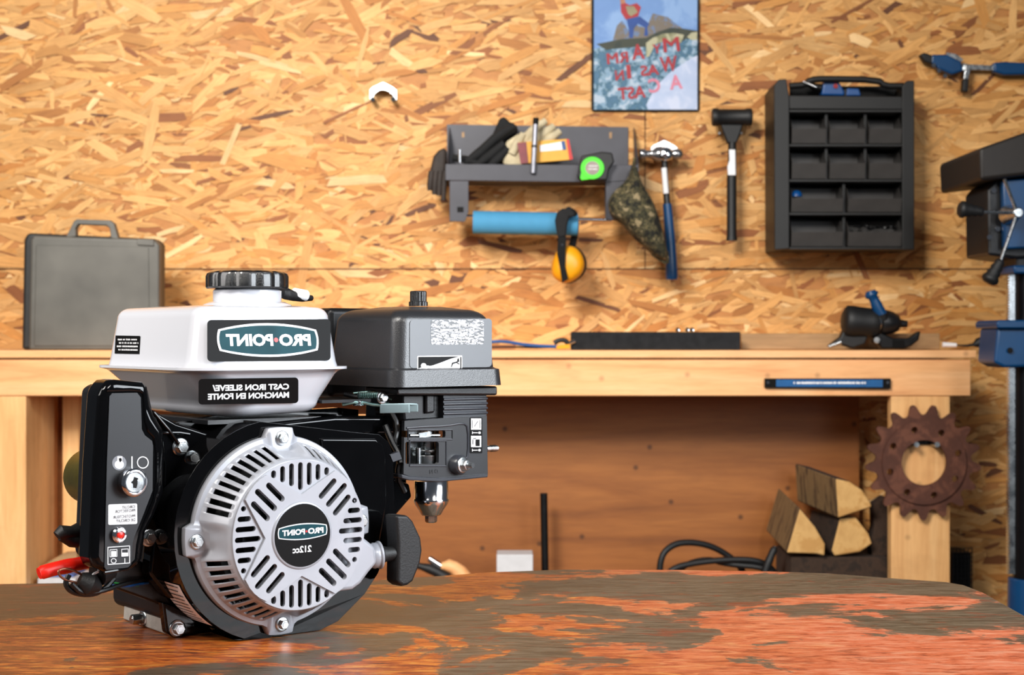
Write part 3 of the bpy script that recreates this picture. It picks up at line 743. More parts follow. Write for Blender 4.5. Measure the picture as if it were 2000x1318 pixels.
# edge ridge of the panel
bm = NB(); rim = [(208, 762), (270, 760), (282, 770), (284, 836), (306, 858), (306, 962), (284, 1016), (270, 1048), (264, 1108), (204, 1118)]
tube(bm, [EF(x, y, CB+0.0004) for x, y in rim], 0.0016, 8, smoothn=1); eo('panel_ridge', bm, 'gloss', cbx)
bm = NB()
bm.faces.new([bm.verts.new(EF(x, y, wp-0.0002)) for x, y in ell(233, 904, 14, 14.5)]); eo('start_symbol', bm, simple('grey_print', (128, 130, 136), 0.45), cbx)
bm = NB()
bm.faces.new([bm.verts.new(EF(x, y, wp-0.0004)) for x, y in ell(233, 907, 9, 8.5)])
bm.faces.new([bm.verts.new(EF(x, y, wp-0.00045)) for x, y in ((229, 891), (239, 891), (239, 902), (229, 902))])
eo('start_symbol_figure', bm, 'white', cbx); bm = NB()
bm.faces.new([bm.verts.new(EF(x, y, wp-0.0004)) for x, y in ((256.5, 891), (259, 891), (259, 918), (256.5, 918))])
eo('on_mark', bm, 'white', cbx); bm = NB()
ro = ell(279, 903, 11.5, 12, 32); ri = ell(279, 903, 9.6, 10, 32)
A = [bm.verts.new(EF(x, y, wp-.0004)) for x, y in ro]; B = [bm.verts.new(EF(x, y, wp-.0004)) for x, y in ri]
for i in range(32): bm.faces.new((A[i], A[(i+1) % 32], B[(i+1) % 32], B[i]))
eo('off_ring', bm, 'white', cbx); bm = NB()
def pframe(bm, x0, y0, x1, y1, t, sk=0):
    def q(x, y): return bm.verts.new(EF(x, y+sk*(x-x0)/(x1-x0), wp-.0004))
    for a in ((x0, y0, x1, y0+t), (x0, y1-t, x1, y1), (x0, y0, x0+t, y1), (x1-t, y0, x1, y1)): bm.faces.new([q(a[0], a[1]), q(a[2], a[1]), q(a[2], a[3]), q(a[0], a[3])])
pframe(bm, 210, 1068, 254, 1103, 1.6, -3)
pframe(bm, 214, 1073, 229, 1088, 1.2, -1); pframe(bm, 237, 1072, 251, 1087, 1.2, -1)
for a in ((217, 1076, 227, 1086), (238, 1079, 250, 1086), (243, 1090, 244.6, 1099)): bm.faces.new([bm.verts.new(EF(x, y, wp-.0005)) for x, y in ((a[0], a[1]), (a[2], a[1]), (a[2], a[3]), (a[0], a[3]))])
ro = ell(222, 1095, 5.5, 5, 20); ri = ell(222, 1095, 4.2, 3.7, 20)
A = [bm.verts.new(EF(x, y, wp-.0004)) for x, y in ro]; B = [bm.verts.new(EF(x, y, wp-.0004)) for x, y in ri]
for i in range(20): bm.faces.new((A[i], A[(i+1) % 20], B[(i+1) % 20], B[i]))
eo('switch_diagram', bm, 'white', cbx)
bm = NB(); bm.faces.new([bm.verts.new(EF(x, y, wp-.0006)) for x, y in ((232, 895), (237, 894), (238, 899), (235, 903), (233, 900))]); eo('symbol_detail', bm, 'ink', cbx)
pl = pd('protector_label', rpx(211.5, 985, 268, 1025, 3, -2), 'white')
pl['label'] = 'white circuit protector label'
bm = NB()
for s, cx, cy, w in (('CIRCUIT', 251, 990, 25), ('PROTECTOR', 244.5, 997.5, 39), ('PROTECTEUR', 242.5, 1008.5, 43), ('DE CIRCUIT', 245.5, 1016, 37)):
    pw = (EF(cx+w/2, cy, wp)-EF(cx-w/2, cy, wp)).length
    text(bm, s, EF(cx, cy, wp-.0004), U, ZV, pw, 0.0024, 0.0)
eo('label_lettering', bm, 'ink', cbx)
# key switch and reset button
kd = Vector((0.03, -1, 0.02)); k0 = EF(254, 941, wp)
bm = NB(); lathe(bm, [(0.0118, 0), (0.0125, 0.004), (0.0125, 0.0095), (0.0115, 0.0105), (0.0098, 0.0108), (0.0094, 0.0092), (0.0085, 0.0092)], k0, kd, 40); ks = eo('key_switch', bm, 'chrome', cbx, smooth=40)
bm = NB(); lathe(bm, [(0.0086, 0.0085), (0.0084, 0.0100), (0.001, 0.0100)], k0, kd, 32); eo('key_barrel', bm, 'zinc', cbx)
bm = NB(); kk = k0+kd.normalized()*0.0102; flat(bm, [(-.0016, -.0045), (.0012, -.005), (.0022, -.001), (.0018, .004), (-.0006, .005), (-.002, .001)], kk, U, ZV, 0.0002); flat(bm, [(-.004, .0005), (-.002, -.001), (.003, .003), (.002, .0042)], kk, U, ZV, 0.0003); eo('keyhole', bm, 'dark', cbx)
r0 = EF(231, 1044, wp); bm = NB(); lathe(bm, [(0.0068, 0), (0.0070, 0.003), (0.0058, 0.0045), (0.0040, 0.0048), (0.0036, 0.003)], r0, kd, 32); eo('button_collar', bm, 'chrome', cbx, smooth=40)
bm = NB(); lathe(bm, [(0.0028, 0.002), (0.0028, 0.0052), (0.001, 0.0058)], r0, kd, 20); eo('reset_button', bm, 'redp', cbx)
# starter motor, lever, wires
smc = EF(192, 932, 0.150); bm = NB(); lathe(bm, [(0.012, -0.004), (0.0225, -0.001), (0.0258, 0.004), (0.0262, 0.010), (0.0262, 0.050), (0.022, 0.056)], smc-Vector((0, 0.03, 0)), (0, 1, 0), 48); eo('starter_motor', bm, 'gold', smooth=50)
bm = NB(); box(bm, smc.x+0.0, -0.07, 0.14, 0.17, smc.z-0.02, smc.z+0.02); eo('motor_mount', bm, 'satin')
bm = NB(); tube(bm, [EF(112, 1047, .12), EF(120, 1040, .12), EF(140, 1040, .12), EF(160, 1032, .13)], [0.005, 0.007, 0.006, 0.007], 12); tube(bm, [EF(122, 1044, .121), EF(140, 1056, .121), EF(165, 1058, .125)], 0.006, 12); eo('oil_filler', bm, 'rubber', bevel=0)
bm = NB(); tube(bm, [EF(76, 1120, .10), EF(84, 1117, .10), EF(108, 1110, .10), EF(130, 1106, .10), EF(150, 1101, .105), EF(175, 1099, .11)], [0.0052, 0.0062, 0.0062, 0.0066, 0.0060, 0.005], 14, smoothn=1); eo('terminal_boot', bm, 'redp', label='bright red rubber boot')
bm = NB(); tube(bm, [EF(185, 1105, .105), EF(200, 1107, .10)], 0.003, 8); eo('red_wire', bm, 'redp')
bm = NB(); tube(bm, [EF(160, 1122, .09), EF(135, 1110, .088), EF(116, 1112, .088), EF(113, 1120, .088), EF(125, 1132, .088), EF(150, 1138, .09)], 0.0011, 8, smoothn=2); eo('copper_lead', bm, 'copper')
bm = NB(); tube(bm, [EF(155, 1132, .09), EF(175, 1140, .088), EF(195, 1148, .088)], [0.007, 0.011, 0.004], 14); tube(bm, [EF(190, 1122, .09), EF(215, 1112, .095)], [0.011, 0.009], 14); eo('wire_connector', bm, 'rubber')
bm = NB(); tube(bm, [EF(184, 1141, .084), EF(178, 1132, .084), EF(180, 1122, .084), EF(192, 1116, .084)], 0.0011, 8, smoothn=1); eo('cable_tie', bm, 'white')
bm = NB(); tube(bm, [EF(135, 1122, .09), EF(126, 1140, .09), EF(142, 1158, .09), EF(180, 1162, .09), EF(205, 1150, .095), EF(222, 1130, .10)], 0.0026, 8, smoothn=2)
tube(bm, [EF(140, 1140, .086), EF(160, 1160, .086), EF(200, 1155, .09), EF(240, 1140, .10), EF(300, 1130, .11)], 0.0022, 8, smoothn=2); eo('wire_loop', bm, 'wire')
bm = NB(); tube(bm, [EF(205, 1140, .10), EF(240, 1146, .10), EF(290, 1138, .105)], 0.0012, 6, smoothn=1); eo('blue_wire', bm, 'blue')
bm = NB(); tube(bm, [EF(205, 1134, .099), EF(235, 1140, .10), EF(270, 1144, .104)], 0.0008, 6, smoothn=1); eo('green_wire', bm, simple('green_wire', (30, 130, 50), 0.4))

# --- air cleaner
AF = 0.030
a0 = EF(770, 757, AF); a1 = EF(990, 750, AF)
au0, au1, aw0, aw1, az = a0.x, a1.x, AF, 0.175, a0.z
def ar(z, i, r, di=0): return [(a, b, z) for a, b in rrect(au0+i, au1-i-di, aw0+i, aw1-i, r, 8)]
azt = EF(900, 594, AF+0.02).z-0.003
bm = NB(); rings = [ar(az, 0.0, 0.015), ar(az+0.0165, 0.0015, 0.0145), ar(az+0.0175, 0.0045, 0.0140), ar(az+0.0185, 0.0062, 0.0135)]
for k in range(1, 6): rings.append(ar(az+0.0185+(azt-0.016-az-0.0185)*k/5, 0.0062+0.0042*k/5, 0.0135))
for k in range(1, 8):
    a = math.radians(90*k/7); rings.append(ar(azt-0.016+0.014*math.sin(a), 0.0104+0.018*(1-math.cos(a)), 0.0135-0.001*(1-math.cos(a))))
rings.append(ar(azt+0.0005, 0.045, 0.008))
loft(bm, rings); air = eo('air_cleaner_cover', bm, 'blackp', smooth=50, wn=True)
ACM = simple('pebbled_charcoal_plastic', (36, 36, 38), 0.33, 0.0, var=0.06, bump=0.3, bscale=1100, spec=0.7); air.data.materials[0] = ACM
def air_front(px, py, lift=0.0006):
    w = aw0+0.008
    for _ in range(6):
        p = EF(px, py, w); t = min(1, max(0, (p.z-az-0.0185)/(azt-0.0345-az))); w = aw0+0.0062+0.0042*t
    return Vector((p.x, w-lift, p.z))
decal(rpx(800, 625, 960, 719, 7, -3), air_front, 'smooth_panel', 'smoothp', air, label='smooth grey recessed panel')
bm = NB(); bm.faces.new([bm.verts.new(air_front(x, y, .0009)) for x, y in rpx(841, 625, 944, 673, 4, -1)]); eo('foil_label', bm, 'foil', air, label='scuffed silver and black label')
bm = NB(); eyA = Vector((0, 0.1, 1)).normalized()
fakelines(bm, air_front(893, 640, .0012), U, eyA, 0.045, 0.010, 2, seed=8); fakelines(bm, air_front(893, 661, .0012), U, eyA, 0.042, 0.009, 3, seed=9); eo('label_print', bm, 'white', air)
bm = NB(); bm.faces.new([bm.verts.new(air_front(x, y, .0008)) for x, y in rpx(814, 695, 902, 724, 2, -1)]); eo('speed_label', bm, 'white', air, label='black and white label with running hare')
bm = NB(); I = lambda pts: bm.faces.new([bm.verts.new(air_front(x, y, .0011)) for x, y in pts])
I([(816, 697), (896, 696), (880, 700), (862, 707), (845, 713), (830, 716), (822, 716), (818, 719), (816, 719)]); I([(816, 720.5), (900, 719.0), (900, 722), (816, 723)]); I([(898, 697), (900, 697), (900, 720), (898, 720)])
for c in ((882, 710, 892, 707),): I([(c[0], c[1]-2), (c[2], c[3]-1.5), (c[2]+.5, c[3]+1), (c[0]+1, c[1]+.5)])
I([(882, 708), (884, 710), (881, 717), (880, 716.6)]); I([(893, 699.5), (894.5, 699.5), (896, 706), (891, 707.5)]); I([(890, 708), (893, 708), (897, 711), (896, 711.6)]); eo('label_picture', bm, 'ink', air)
bm = NB(); I = lambda pts: bm.faces.new([bm.verts.new(air_front(x, y, .0013)) for x, y in pts]); I(ell(826, 714, 5.5, 5)); I(ell(834, 716, 4, 2.4)); I([(818, 719.5), (840, 717.5), (832, 720)]); eo('label_picture', bm, 'white', air)
kn = EF(817, 592, AF+0.055); 
bm = NB(); lathe(bm, [(0.0098, -0.003), (0.0098, 0.0012), (0.0086, 0.002), (0.0086, 0.0115), (0.0078, 0.0125), (0.001, 0.0126)], kn, (0, 0, 1), 72, lobes=12, depth=0.10); k_ = eo('cover_knob', bm, 'blackp', air, smooth=30); k_.data.materials[0] = CAPM

# --- intake duct, carburettor cover and bowl
VF = 0.048
bm = NB(); fslab(bm, [(776, 757), (972, 754), (972, 772), (776, 772)], VF-0.004, 0.06); eo('air_cleaner_base', bm, 'satin', air, bevel=0.002)
bm = NB(); fslab(bm, [(786, 770), (868, 770), (868, 818), (790, 822)], VF+0.010, 0.04); fslab(bm, [(832, 770), (850, 770), (850, 806), (832, 808)], VF+0.006, 0.01); eo('intake_duct', bm, 'satin', bevel=0.002)
bm = NB()
fslab(bm, [(866, 772), (950, 770), (950, 815), (866, 817)], VF+0.003, 0.04)
for k in range(4): tube(bm, [EF(866, 780+k*9.3, VF+0.0025), EF(951, 778+k*9.3, VF+0.0025), EF(951, 778+k*9.3, VF+0.0025)+Vector((0.0005, 0.012, 0))], 0.0014, 8)
eo('ribbed_neck', bm, 'smoothp', smooth=45)
bm = NB(); fslab(bm, [(790, 822), (868, 816), (951, 812), (953, 928), (905, 932), (860, 934), (800, 930), (788, 926)], VF, 0.005); cc = eo('carburettor_cover', bm, simple('charcoal_moulding', (34, 35, 38), 0.34), bevel=0)
cb = NB()
for x0, y0, x1, y1, r in ((799, 842, 881, 855, 3), (803, 864, 868, 907, 4)):
    A = [EF(x, y, VF-0.01) for x, y in rpx(x0, y0, x1, y1, r)]; prism(cb, A, [p+Vector((0, 0.03, 0)) for p in A])
cut(cc, cb)
md = cc.modifiers.new('bevel', 'BEVEL'); md.width = 0.0008; md.segments = 2; md.limit_method = 'ANGLE'
bm = NB(); box(bm, EF(951, 0, VF).x-0.004, EF(951, 0, VF).x, VF+0.0052, VF+0.04, EF(951, 928, VF).z, EF(951, 818, VF).z); eo('cover_flank', bm, 'satin', cc)
bm = NB(); fslab(bm, [(785, 926), (800, 930), (860, 934), (953, 926), (953, 932), (860, 941), (800, 938), (785, 934)], VF-0.003, 0.03); eo('cover_lip', bm, 'smoothp', cc, bevel=0.0008)
bm = NB(); fslab(bm, [(888, 834), (910, 828), (914, 905), (880, 905)], VF+0.0, 0.0002, 0); bm.free()
bm = NB()
tube(bm, [EF(x, y, VF-0.0002) for x, y in ((794, 836), (830, 833), (870, 832), (905, 826), (914, 834), (914, 890), (908, 897))], 0.0011, 8, smoothn=1)
eo('moulded_rib', bm, 'smoothp', cc)
bm = NB()
for b_ in (((797, 839), (883, 839), (883, 858), (797, 858)), ((800, 861), (871, 861), (871, 910), (800, 910))):
    tube(bm, [EF(x, y, VF-0.0001) for x, y in b_+(b_[0],)], 0.0009, 8)
eo('window_rim', bm, 'smoothp', cc)
# carburettor seen through the openings
bm = NB(); cA = EF(836, 895, VF+0.022); cyl(bm, cA+Vector((0, 0, -0.010)), cA+Vector((0, 0, 0.004)), 0.0135, None, 32); cyl(bm, cA+Vector((0, 0, 0.007)), cA+Vector((0, 0, 0.0095)), 0.0135, None, 32); cyl(bm, cA+Vector((0, 0, 0.004)), cA+Vector((0, 0, 0.030)), 0.007, None, 24)
for du in (-0.014, 0.012): cyl(bm, cA+Vector((du, -0.003, -0.008)), cA+Vector((du, -0.003, 0.012)), 0.003, None, 16)
box(bm, cA.x-0.02, cA.x+0.018, cA.y+0.006, cA.y+0.010, cA.z-0.014, cA.z+0.034); eo('carburettor', bm, 'zinc', bevel=0.0006)
bm = NB(); cyl(bm, EF(800, 850, VF+.006), EF(858, 850, VF+.006), 0.0016, None, 12); fslab(bm, [(818, 846), (840, 842), (842, 852), (820, 855)], VF+.004, .004); eo('throttle_link', bm, 'zinc')
# bowl
bc = EF(842, 938, VF+0.020)
bm = NB(); lathe(bm, [(0.0175, 0), (0.0175, -0.018), (0.0185, -0.0190), (0.0182, -0.021), (0.0165, -0.0245), (0.0128, -0.030), (0.0105, -0.0345), (0.0095, -0.0355), (0.002, -0.0356)], bc, (0, 0, 1), 64); bowl = eo('float_bowl', bm, 'chrome', smooth=60)
bm = NB(); lathe(bm, [(0.0062, 0), (0.0062, -0.006), (0.0050, -0.0075)], bc+Vector((0, 0, -0.0355)), (0, 0, 1), 6); eo('drain_bolt', bm, 'zinc', bowl)
# choke stud and side stud
s0 = EF(893, 907, VF); dd = Vector((0.25, -1, 0.0)).normalized()
bm = NB(); lathe(bm, [(0.0105, 0.004), (0.0105, -0.001), (0.0098, -0.012)], s0, -dd, 28); bm.free()
bm = NB(); lathe(bm, [(0.0105, -0.002), (0.0100, 0.006), (0.0092, 0.007)], s0, dd, 28); eo('stud_boss', bm, 'smoothp', cc)
bolt(s0+dd*0.007, dd, 0.0058, hole=False, name='nut'); bm = NB(); cyl(bm, s0+dd*0.008, s0+dd*0.021, 0.0028, 0.0026, 16); eo('threaded_stud', bm, 'zinc')
bm = NB(); e0 = EF(950, 876, VF+0.015); cyl(bm, e0, e0+Vector((0.013, -0.002, 0)), 0.0033, 0.003, 16)
for k in range(5): lathe(bm, [(0.0028, 0), (0.0037, 0.0006), (0.0028, 0.0012)], e0+Vector((0.004+k*0.0017, -0.0006, 0)), (1, 0, 0), 16)
eo('threaded_stud', bm, 'zinc')
bm = NB(); bm.faces.new([bm.verts.new(EF(x, y, VF-.0005)) for x, y in rpx(918, 815, 942, 885, 2)]); eo('choke_label', bm, 'ink', cc, label='black and white choke and fuel symbols')
bm = NB(); I = lambda pts: bm.faces.new([bm.verts.new(EF(x, y, VF-.0008)) for x, y in pts])
for y0 in (817, 851):
    I([(920, y0), (940, y0), (940, y0+22), (920, y0+22)])
    I(ell(936.5, y0+28, 2.6, 2.4, 12)); I([(923, y0+27.3), (933, y0+27.3), (933, y0+28.7), (923, y0+28.7)]); I([(922, y0+25.5), (923.3, y0+25.5), (923.3, y0+30.5), (922, y0+30.5)])
eo('label_print', bm, 'white', cc)
bm = NB(); I = lambda pts: bm.faces.new([bm.verts.new(EF(x, y, VF-.0011)) for x, y in pts])
I([(922, 820), (922.8, 820), (922.8, 836), (922, 836)]); I([(937.2, 820), (938, 820), (938, 836), (937.2, 836)]); I([(933, 822), (933.8, 822.6), (927, 833), (926.2, 832.4)])
I([(929, 858), (937, 858), (937, 871), (929, 871)]); I([(924, 856), (930, 855), (930, 856.4), (925, 857.4)]); I([(923, 858), (924.4, 858), (924.4, 868), (923, 868)]); eo('label_picture', bm, 'ink', cc)
bm = NB(); text(bm, 'N', EF(843, 921, VF-.0006), U, ZV, .004, .004); text(bm, 'O', EF(853, 920, VF-.0006), U, ZV, .004, .004); eo('moulded_letters', bm, 'satin', cc)
# governor and throttle linkage
bm = NB(); A = [EF(x, y, 0.04) for x, y in ((797, 806), (797, 790), (800, 787), (814, 787), (817, 790), (817, 804), (814, 804), (814, 791), (801, 791), (801, 806))]; B = [p+Vector((-0.028, 0.008, 0)) for p in A]; prism(bm, A, B); eo('throttle_lever', bm, simple('dull_green_steel', (104, 116, 116), 0.35, 0.85), bevel=0.0004)
bm = NB()
box(bm, 0.062, 0.118, 0.07, 0.13, 0.216, 0.219); tube(bm, [EF(672, 770, .08), EF(700, 776, .07), EF(740, 770, .07), EF(772, 762, .07)], 0.0022, 8, smoothn=1); eo('governor_bracket', bm, 'darkmetal')
bm = NB(); tube(bm, [EF(668, 790, .075), EF(700, 784, .07), EF(735, 792, .07), EF(760, 788, .065)], 0.0018, 8, smoothn=1); tube(bm, [EF(690, 768, .085), EF(730, 764, .08), EF(765, 780, .07)], 0.0012, 8)
for k in range(12): lathe(bm, [(0.0026, 0), (0.0034, 0.0006), (0.0026, 0.0012)], EF(700+k*3.5, 772, .068), U, 10)
eo('throttle_spring', bm, simple('greenish_zinc', (120, 150, 146), 0.3, 0.9)); bolt(EF(746, 776, .066), (0, -1, 0), 0.0045); bolt(EF(700, 792, .072), (0, 0, 1), 0.004)
bm = NB(); tube(bm, [EF(752, 830, .066), EF(764, 860, .06), EF(778, 885, .055), EF(782, 905, .05)], 0.0032, 8, smoothn=1); tube(bm, [EF(762, 800, .07), EF(778, 830, .06), EF(770, 870, .06)], 0.0026, 8, smoothn=1); tube(bm, [EF(785, 880, .056), EF(775, 930, .056), EF(790, 960, .06)], 0.003, 8, smoothn=1); eo('ignition_wire', bm, 'wire')
bm = NB(); fslab(bm, [(762, 888), (780, 882), (785, 896), (768, 902)], .047, .006); eo('wire_clip', bm, 'smoothp')
bm = NB(); fslab(bm, [(765, 935), (800, 945), (805, 970), (772, 1008), (764, 1012)], 0.075, 0.03); fslab(bm, [(764, 760), (795, 760), (795, 950), (764, 960)], 0.085, 0.05); eo('engine_side_plate', bm, 'gloss', bevel=0.002)
# silencer behind the tank
bm = NB(); p0 = EF(745, 603, 0.215); box(bm, p0.x-0.075, p0.x+0.02, 0.20, 0.28, 0.215, p0.z); eo('silencer', bm, 'darkmetal', bevel=0.006, seg=3)
#--ENGINE--
#--PROPS--
# ------------------------------------------------------------------ things on the board wall
def pobj(name, fn, mat, parent=None, **kw):
    bm = NB(); fn(bm); return obj(name, bm, mat, parent, **kw)
FY = WY-0.006                                      # face of the wall
# bent steel saddle hooks
def saddle(cx, cy, Y, label):
    t = thing('wall_hook', label, 'hook', P(cx, cy+20, FY), group='bright steel saddle hooks on the board wall')
    s = 1.0
    def a(bm):
        o = [(-26, 14), (-26, -5), (-21, -10), (0, -20), (20, -10), (27, -4), (27, 16), (20, 16), (17, 4), (10, -3), (0, -7), (-10, -4), (-17, 3), (-20, 14)]
        pslab(bm, [(cx+x, cy+y) for x, y in o], Y, 0.003)
    pobj('saddle_plate', a, 'zinc', t, bevel=0.0006)
    def b(bm):
        A = [(cx+17*math.cos(math.radians(k)), cy+4-12*math.sin(math.radians(k))) for k in range(0, 181, 15)]
        A = A[::-1]
        B = [(cx+11*math.cos(math.radians(k)), cy+8-11*math.sin(math.radians(k))) for k in range(0, 181, 15)]
        v0 = [P(x, y, Y+0.001) for x, y in A]; v1 = [P(x, y, Y-0.035) for x, y in A]
        v2 = [p+Vector((0, 0, -0.004)) for p in v1]; v3 = [p+Vector((0, 0, -0.004)) for p in v0]
        loft(bm, [v0, v1, v2, v3, v0][:4], cap=False, closed=False)
    pobj('saddle_lip', b, 'zinc', t, solid=0.001)
    pobj('rubber_grip', lambda bm: [cyl(bm, P(cx+x, cy+14, Y-0.001), P(cx+x, cy+14, Y-0.035), 0.006, None, 14) for x in (-20,)], 'rubber', t)
    pobj('rubber_grip', lambda bm: [cyl(bm, P(cx+x, cy+14, Y-0.001), P(cx+x, cy+14, Y-0.035), 0.006, None, 14) for x in (20,)], 'rubber', t)
saddle(748, 180, FY-0.004, 'bright steel saddle hook alone on the bare board wall')
saddle(1297, 293, FY-0.004, 'bright steel saddle hook holding the ball peen hammer')

# tin sign
PX0, PX1, PY0, PY1 = 1157, 1364, -60, 216
sg = thing('tin_sign', 'tin fishing sign with red lettering on the board wall', 'sign', P(1260, 216, FY))
SY = FY-0.006
pobj('sign_plate', lambda bm: pslab(bm, rpx(1155, PY0, 1366, 217, 5), SY, 0.002), 'ink', sg)
def art(name, pts, mat, d, **kw):
    def f(bm): bm.faces.new([bm.verts.new(P(x, y, SY-d)) for x, y in pts])
    return pobj(name, f, mat, sg, **kw)
art('sky_print', [(1160, PY0), (1362, PY0), (1362, 120), (1160, 120)], 'sky', 0.0004)
art('reeds_print', [(1196, 82), (1205, 50), (1215, 40), (1228, 60), (1240, 48), (1262, 55), (1275, 26), (1290, 30), (1305, 34), (1325, 50), (1340, 60), (1340, 72), (1196, 85)], 'reed', 0.0006)
art('water_print', [(1160, 96), (1180, 90), (1250, 80), (1362, 62), (1362, 214), (1160, 214)], 'water', 0.0008)
art('fish_print', [(1165, 86), (1215, 76), (1262, 74), (1285, 62), (1310, 54), (1335, 56), (1362, 60), (1362, 74), (1340, 76), (1328, 84), (1316, 66), (1290, 68), (1268, 82), (1262, 92), (1240, 92), (1195, 96), (1185, 98)], 'fish', 0.0010)
art('fish_belly_print', [(1262, 84), (1275, 74), (1296, 66), (1316, 64), (1336, 68), (1330, 84), (1300, 80), (1280, 86), (1268, 110), (1262, 112)], 'belly', 0.0012)
art('fish_belly_print', [(1342, 72), (1350, 64), (1362, 62), (1362, 78), (1350, 78)], 'belly', 0.0012)
art('glare_patch', [(1262, 205), (1280, 170), (1310, 140), (1340, 120), (1362, 108), (1362, 214), (1266, 214)], blotch('sign_glare', [(150, 170, 204), (176, 190, 218), (196, 204, 226)], 20, 0.5, interp='LINEAR', bump=0), 0.0012)  # pale patch paints the glare across the sign's lower right
art('angler_legs_print', [(1224, 38), (1250, 32), (1268, 46), (1264, 54), (1266, 70), (1258, 70), (1260, 54), (1246, 46), (1238, 56), (1236, 74), (1229, 74), (1228, 56)], 'jeans', 0.0014)
art('angler_shirt_print', [(1212, 8), (1222, 6), (1230, 10), (1244, 6), (1252, 14), (1246, 32), (1222, 38), (1213, 24)], 'redt', 0.0016)
art('angler_vest_print', [(1222, 12), (1238, 12), (1246, 24), (1232, 32), (1226, 26)], simple('printed_khaki', (130, 120, 84), 0.4), 0.0018)
art('angler_arm_print', [(1212, 8), (1211, -6), (1218, -8), (1222, 6)], 'skin', 0.0018)
pobj('angler_rod_print', lambda bm: pslab(bm, [(1214, -8), (1180, -50), (1181, -51), (1216, -9)], SY-0.0014, 0.0002), 'ink', sg)
def stext(s, cx, cy, w, h, mat='redt', rot=0.10):
    def f(bm):
        ex = Vector((math.cos(rot), 0, math.sin(rot))); ey = Vector((-math.sin(rot), 0, math.cos(rot)))
        k = SY/FPX
        if 'M' in s:
            for q in (-1, 0, 1): text(bm, s, P(cx, cy, SY-0.0022)+ex*(q*0.9*k), ex, ey, (w-2)*k, h*k, 0.0, 0, 0.0002*(q+1))
        else: text(bm, s, P(cx, cy, SY-0.0022), ex, ey, w*k, h*k, 0.03, 0, 0)
    pobj('lettering', f, mat, sg)
for s, cx, cy, w, h, m in (('M', 1311, 87, 32, 28, 'redt'), ('Y', 1283, 95, 18, 18, 'redt'), ('A', 1246, 101, 25, 30, 'redt'), ('RM', 1206, 113, 42, 21, 'redt'),
                           ('W', 1306, 125, 34, 30, 'redt'), ('AS', 1269, 137, 36, 21, 'redt'), ('I', 1228, 140, 8, 27, 'redt'), ('N', 1210, 147, 17, 20, 'redt'),
                           ('A', 1320, 160, 25, 28, 'redt_glare'), ('C', 1278, 167, 23, 28, 'redt_glare'), ('AST', 1234, 181, 54, 24, 'redt')): stext(s, cx, cy, w, h, m)

# --- grey steel tray and roll holder
HYv = 3.80                                        # its front
hd_ = thing('tool_holder', 'grey steel wall tray with a roll bar below', 'tool holder', P(1050, 430, FY))
pobj('back_plate', lambda bm: pslab(bm, [(873, 243), (1227, 248), (1227, 345), (873, 345)], FY-0.003, 0.003), 'steelg', hd_)
pobj('tray_lip', lambda bm: pslab(bm, [(870, 320), (1190, 322), (1248, 322), (1235, 352), (1180, 356), (870, 352)], HYv, 0.002), 'steelg', hd_, bevel=0.001)
def trayb(bm):
    a = P(870, 352, HYv); b = P(1240, 352, HYv); box(bm, a.x, b.x, HYv+0.002, FY-0.003, a.z, a.z+0.002)
pobj('tray_bottom', trayb, 'steelg', hd_)
def gus(bm, x):
    pts = [Vector((x, HYv+0.002, P(0, 320, HYv).z)), Vector((x, HYv+0.002, P(0, 352, HYv).z)), Vector((x, FY-0.004, P(0, 352, HYv).z)), Vector((x, FY-0.004, P(0, 250, FY).z))]
    prism(bm, pts, [p+Vector((0.002, 0, 0)) for p in pts])
pobj('side_cheek', lambda bm: gus(bm, P(873, 0, HYv).x), 'steelg', hd_)
pobj('side_cheek', lambda bm: gus(bm, P(1246, 0, HYv).x), 'steelg', hd_)
pobj('arm', lambda bm: pslab(bm, [(878, 353), (915, 353), (915, 414), (908, 433), (878, 432)], HYv, 0.003), 'steelg', hd_, bevel=0.0008)
pobj('arm', lambda bm: pslab(bm, [(1183, 356), (1222, 353), (1212, 432), (1184, 428)], HYv, 0.003), 'steelg', hd_, bevel=0.0008)
def armret(bm, px):
    a = P(px, 353, HYv); b = P(px, 430, HYv); box(bm, a.x, a.x+0.002, HYv+0.003, HYv+0.05, b.z, a.z-0.0005)
pobj('arm_flange', lambda bm: armret(bm, 878), 'steelg', hd_); pobj('arm_flange', lambda bm: armret(bm, 1183), 'steelg', hd_)
pobj('keyhole', lambda bm: pslab(bm, [(902, 258), (907, 258), (907, 268), (902, 268)], FY-0.0036, 0.0005), 'plank', hd_)
pobj('keyhole', lambda bm: pslab(bm, [(1190, 258), (1195, 258), (1195, 270), (1190, 270)], FY-0.0036, 0.0005), 'plank', hd_)
pobj('roll_bar', lambda bm: cyl(bm, P(902, 422, HYv+0.03), P(1195, 430, HYv+0.03), 0.0045, None, 16), 'chrome', hd_)
pobj('square_plug', lambda bm: pslab(bm, [(893, 404), (905, 404), (905, 414), (893, 414)], HYv-0.002, 0.002), 'ink', hd_)
def roll(bm):
    a = P(924, 432, HYv+0.03); b = P(1128, 438, HYv+0.03); d = (b-a).normalized()
    lathe(bm, [(0.0215, 0), (0.0285, 0), (0.0285, (b-a).length), (0.0215, (b-a).length), (0.0215, 0)], a, d, 48)
bm = NB(); a = P(924, 434, HYv+0.03); b = P(1128, 438, HYv+0.03); L = (b-a).length
loft(bm, [[a+(b-a)*t+frame(b-a)[0]*r*math.cos(2*PI*k/48)+frame(b-a)[1]*r*math.sin(2*PI*k/48) for k in range(48)] for r, t in ((0.010, 0), (0.0285, 0), (0.0285, 1), (0.010, 1))], cap=False)
rl = obj('paper_roll', bm, 'paper', label='light blue paper roll on the steel bar', cat='paper roll')
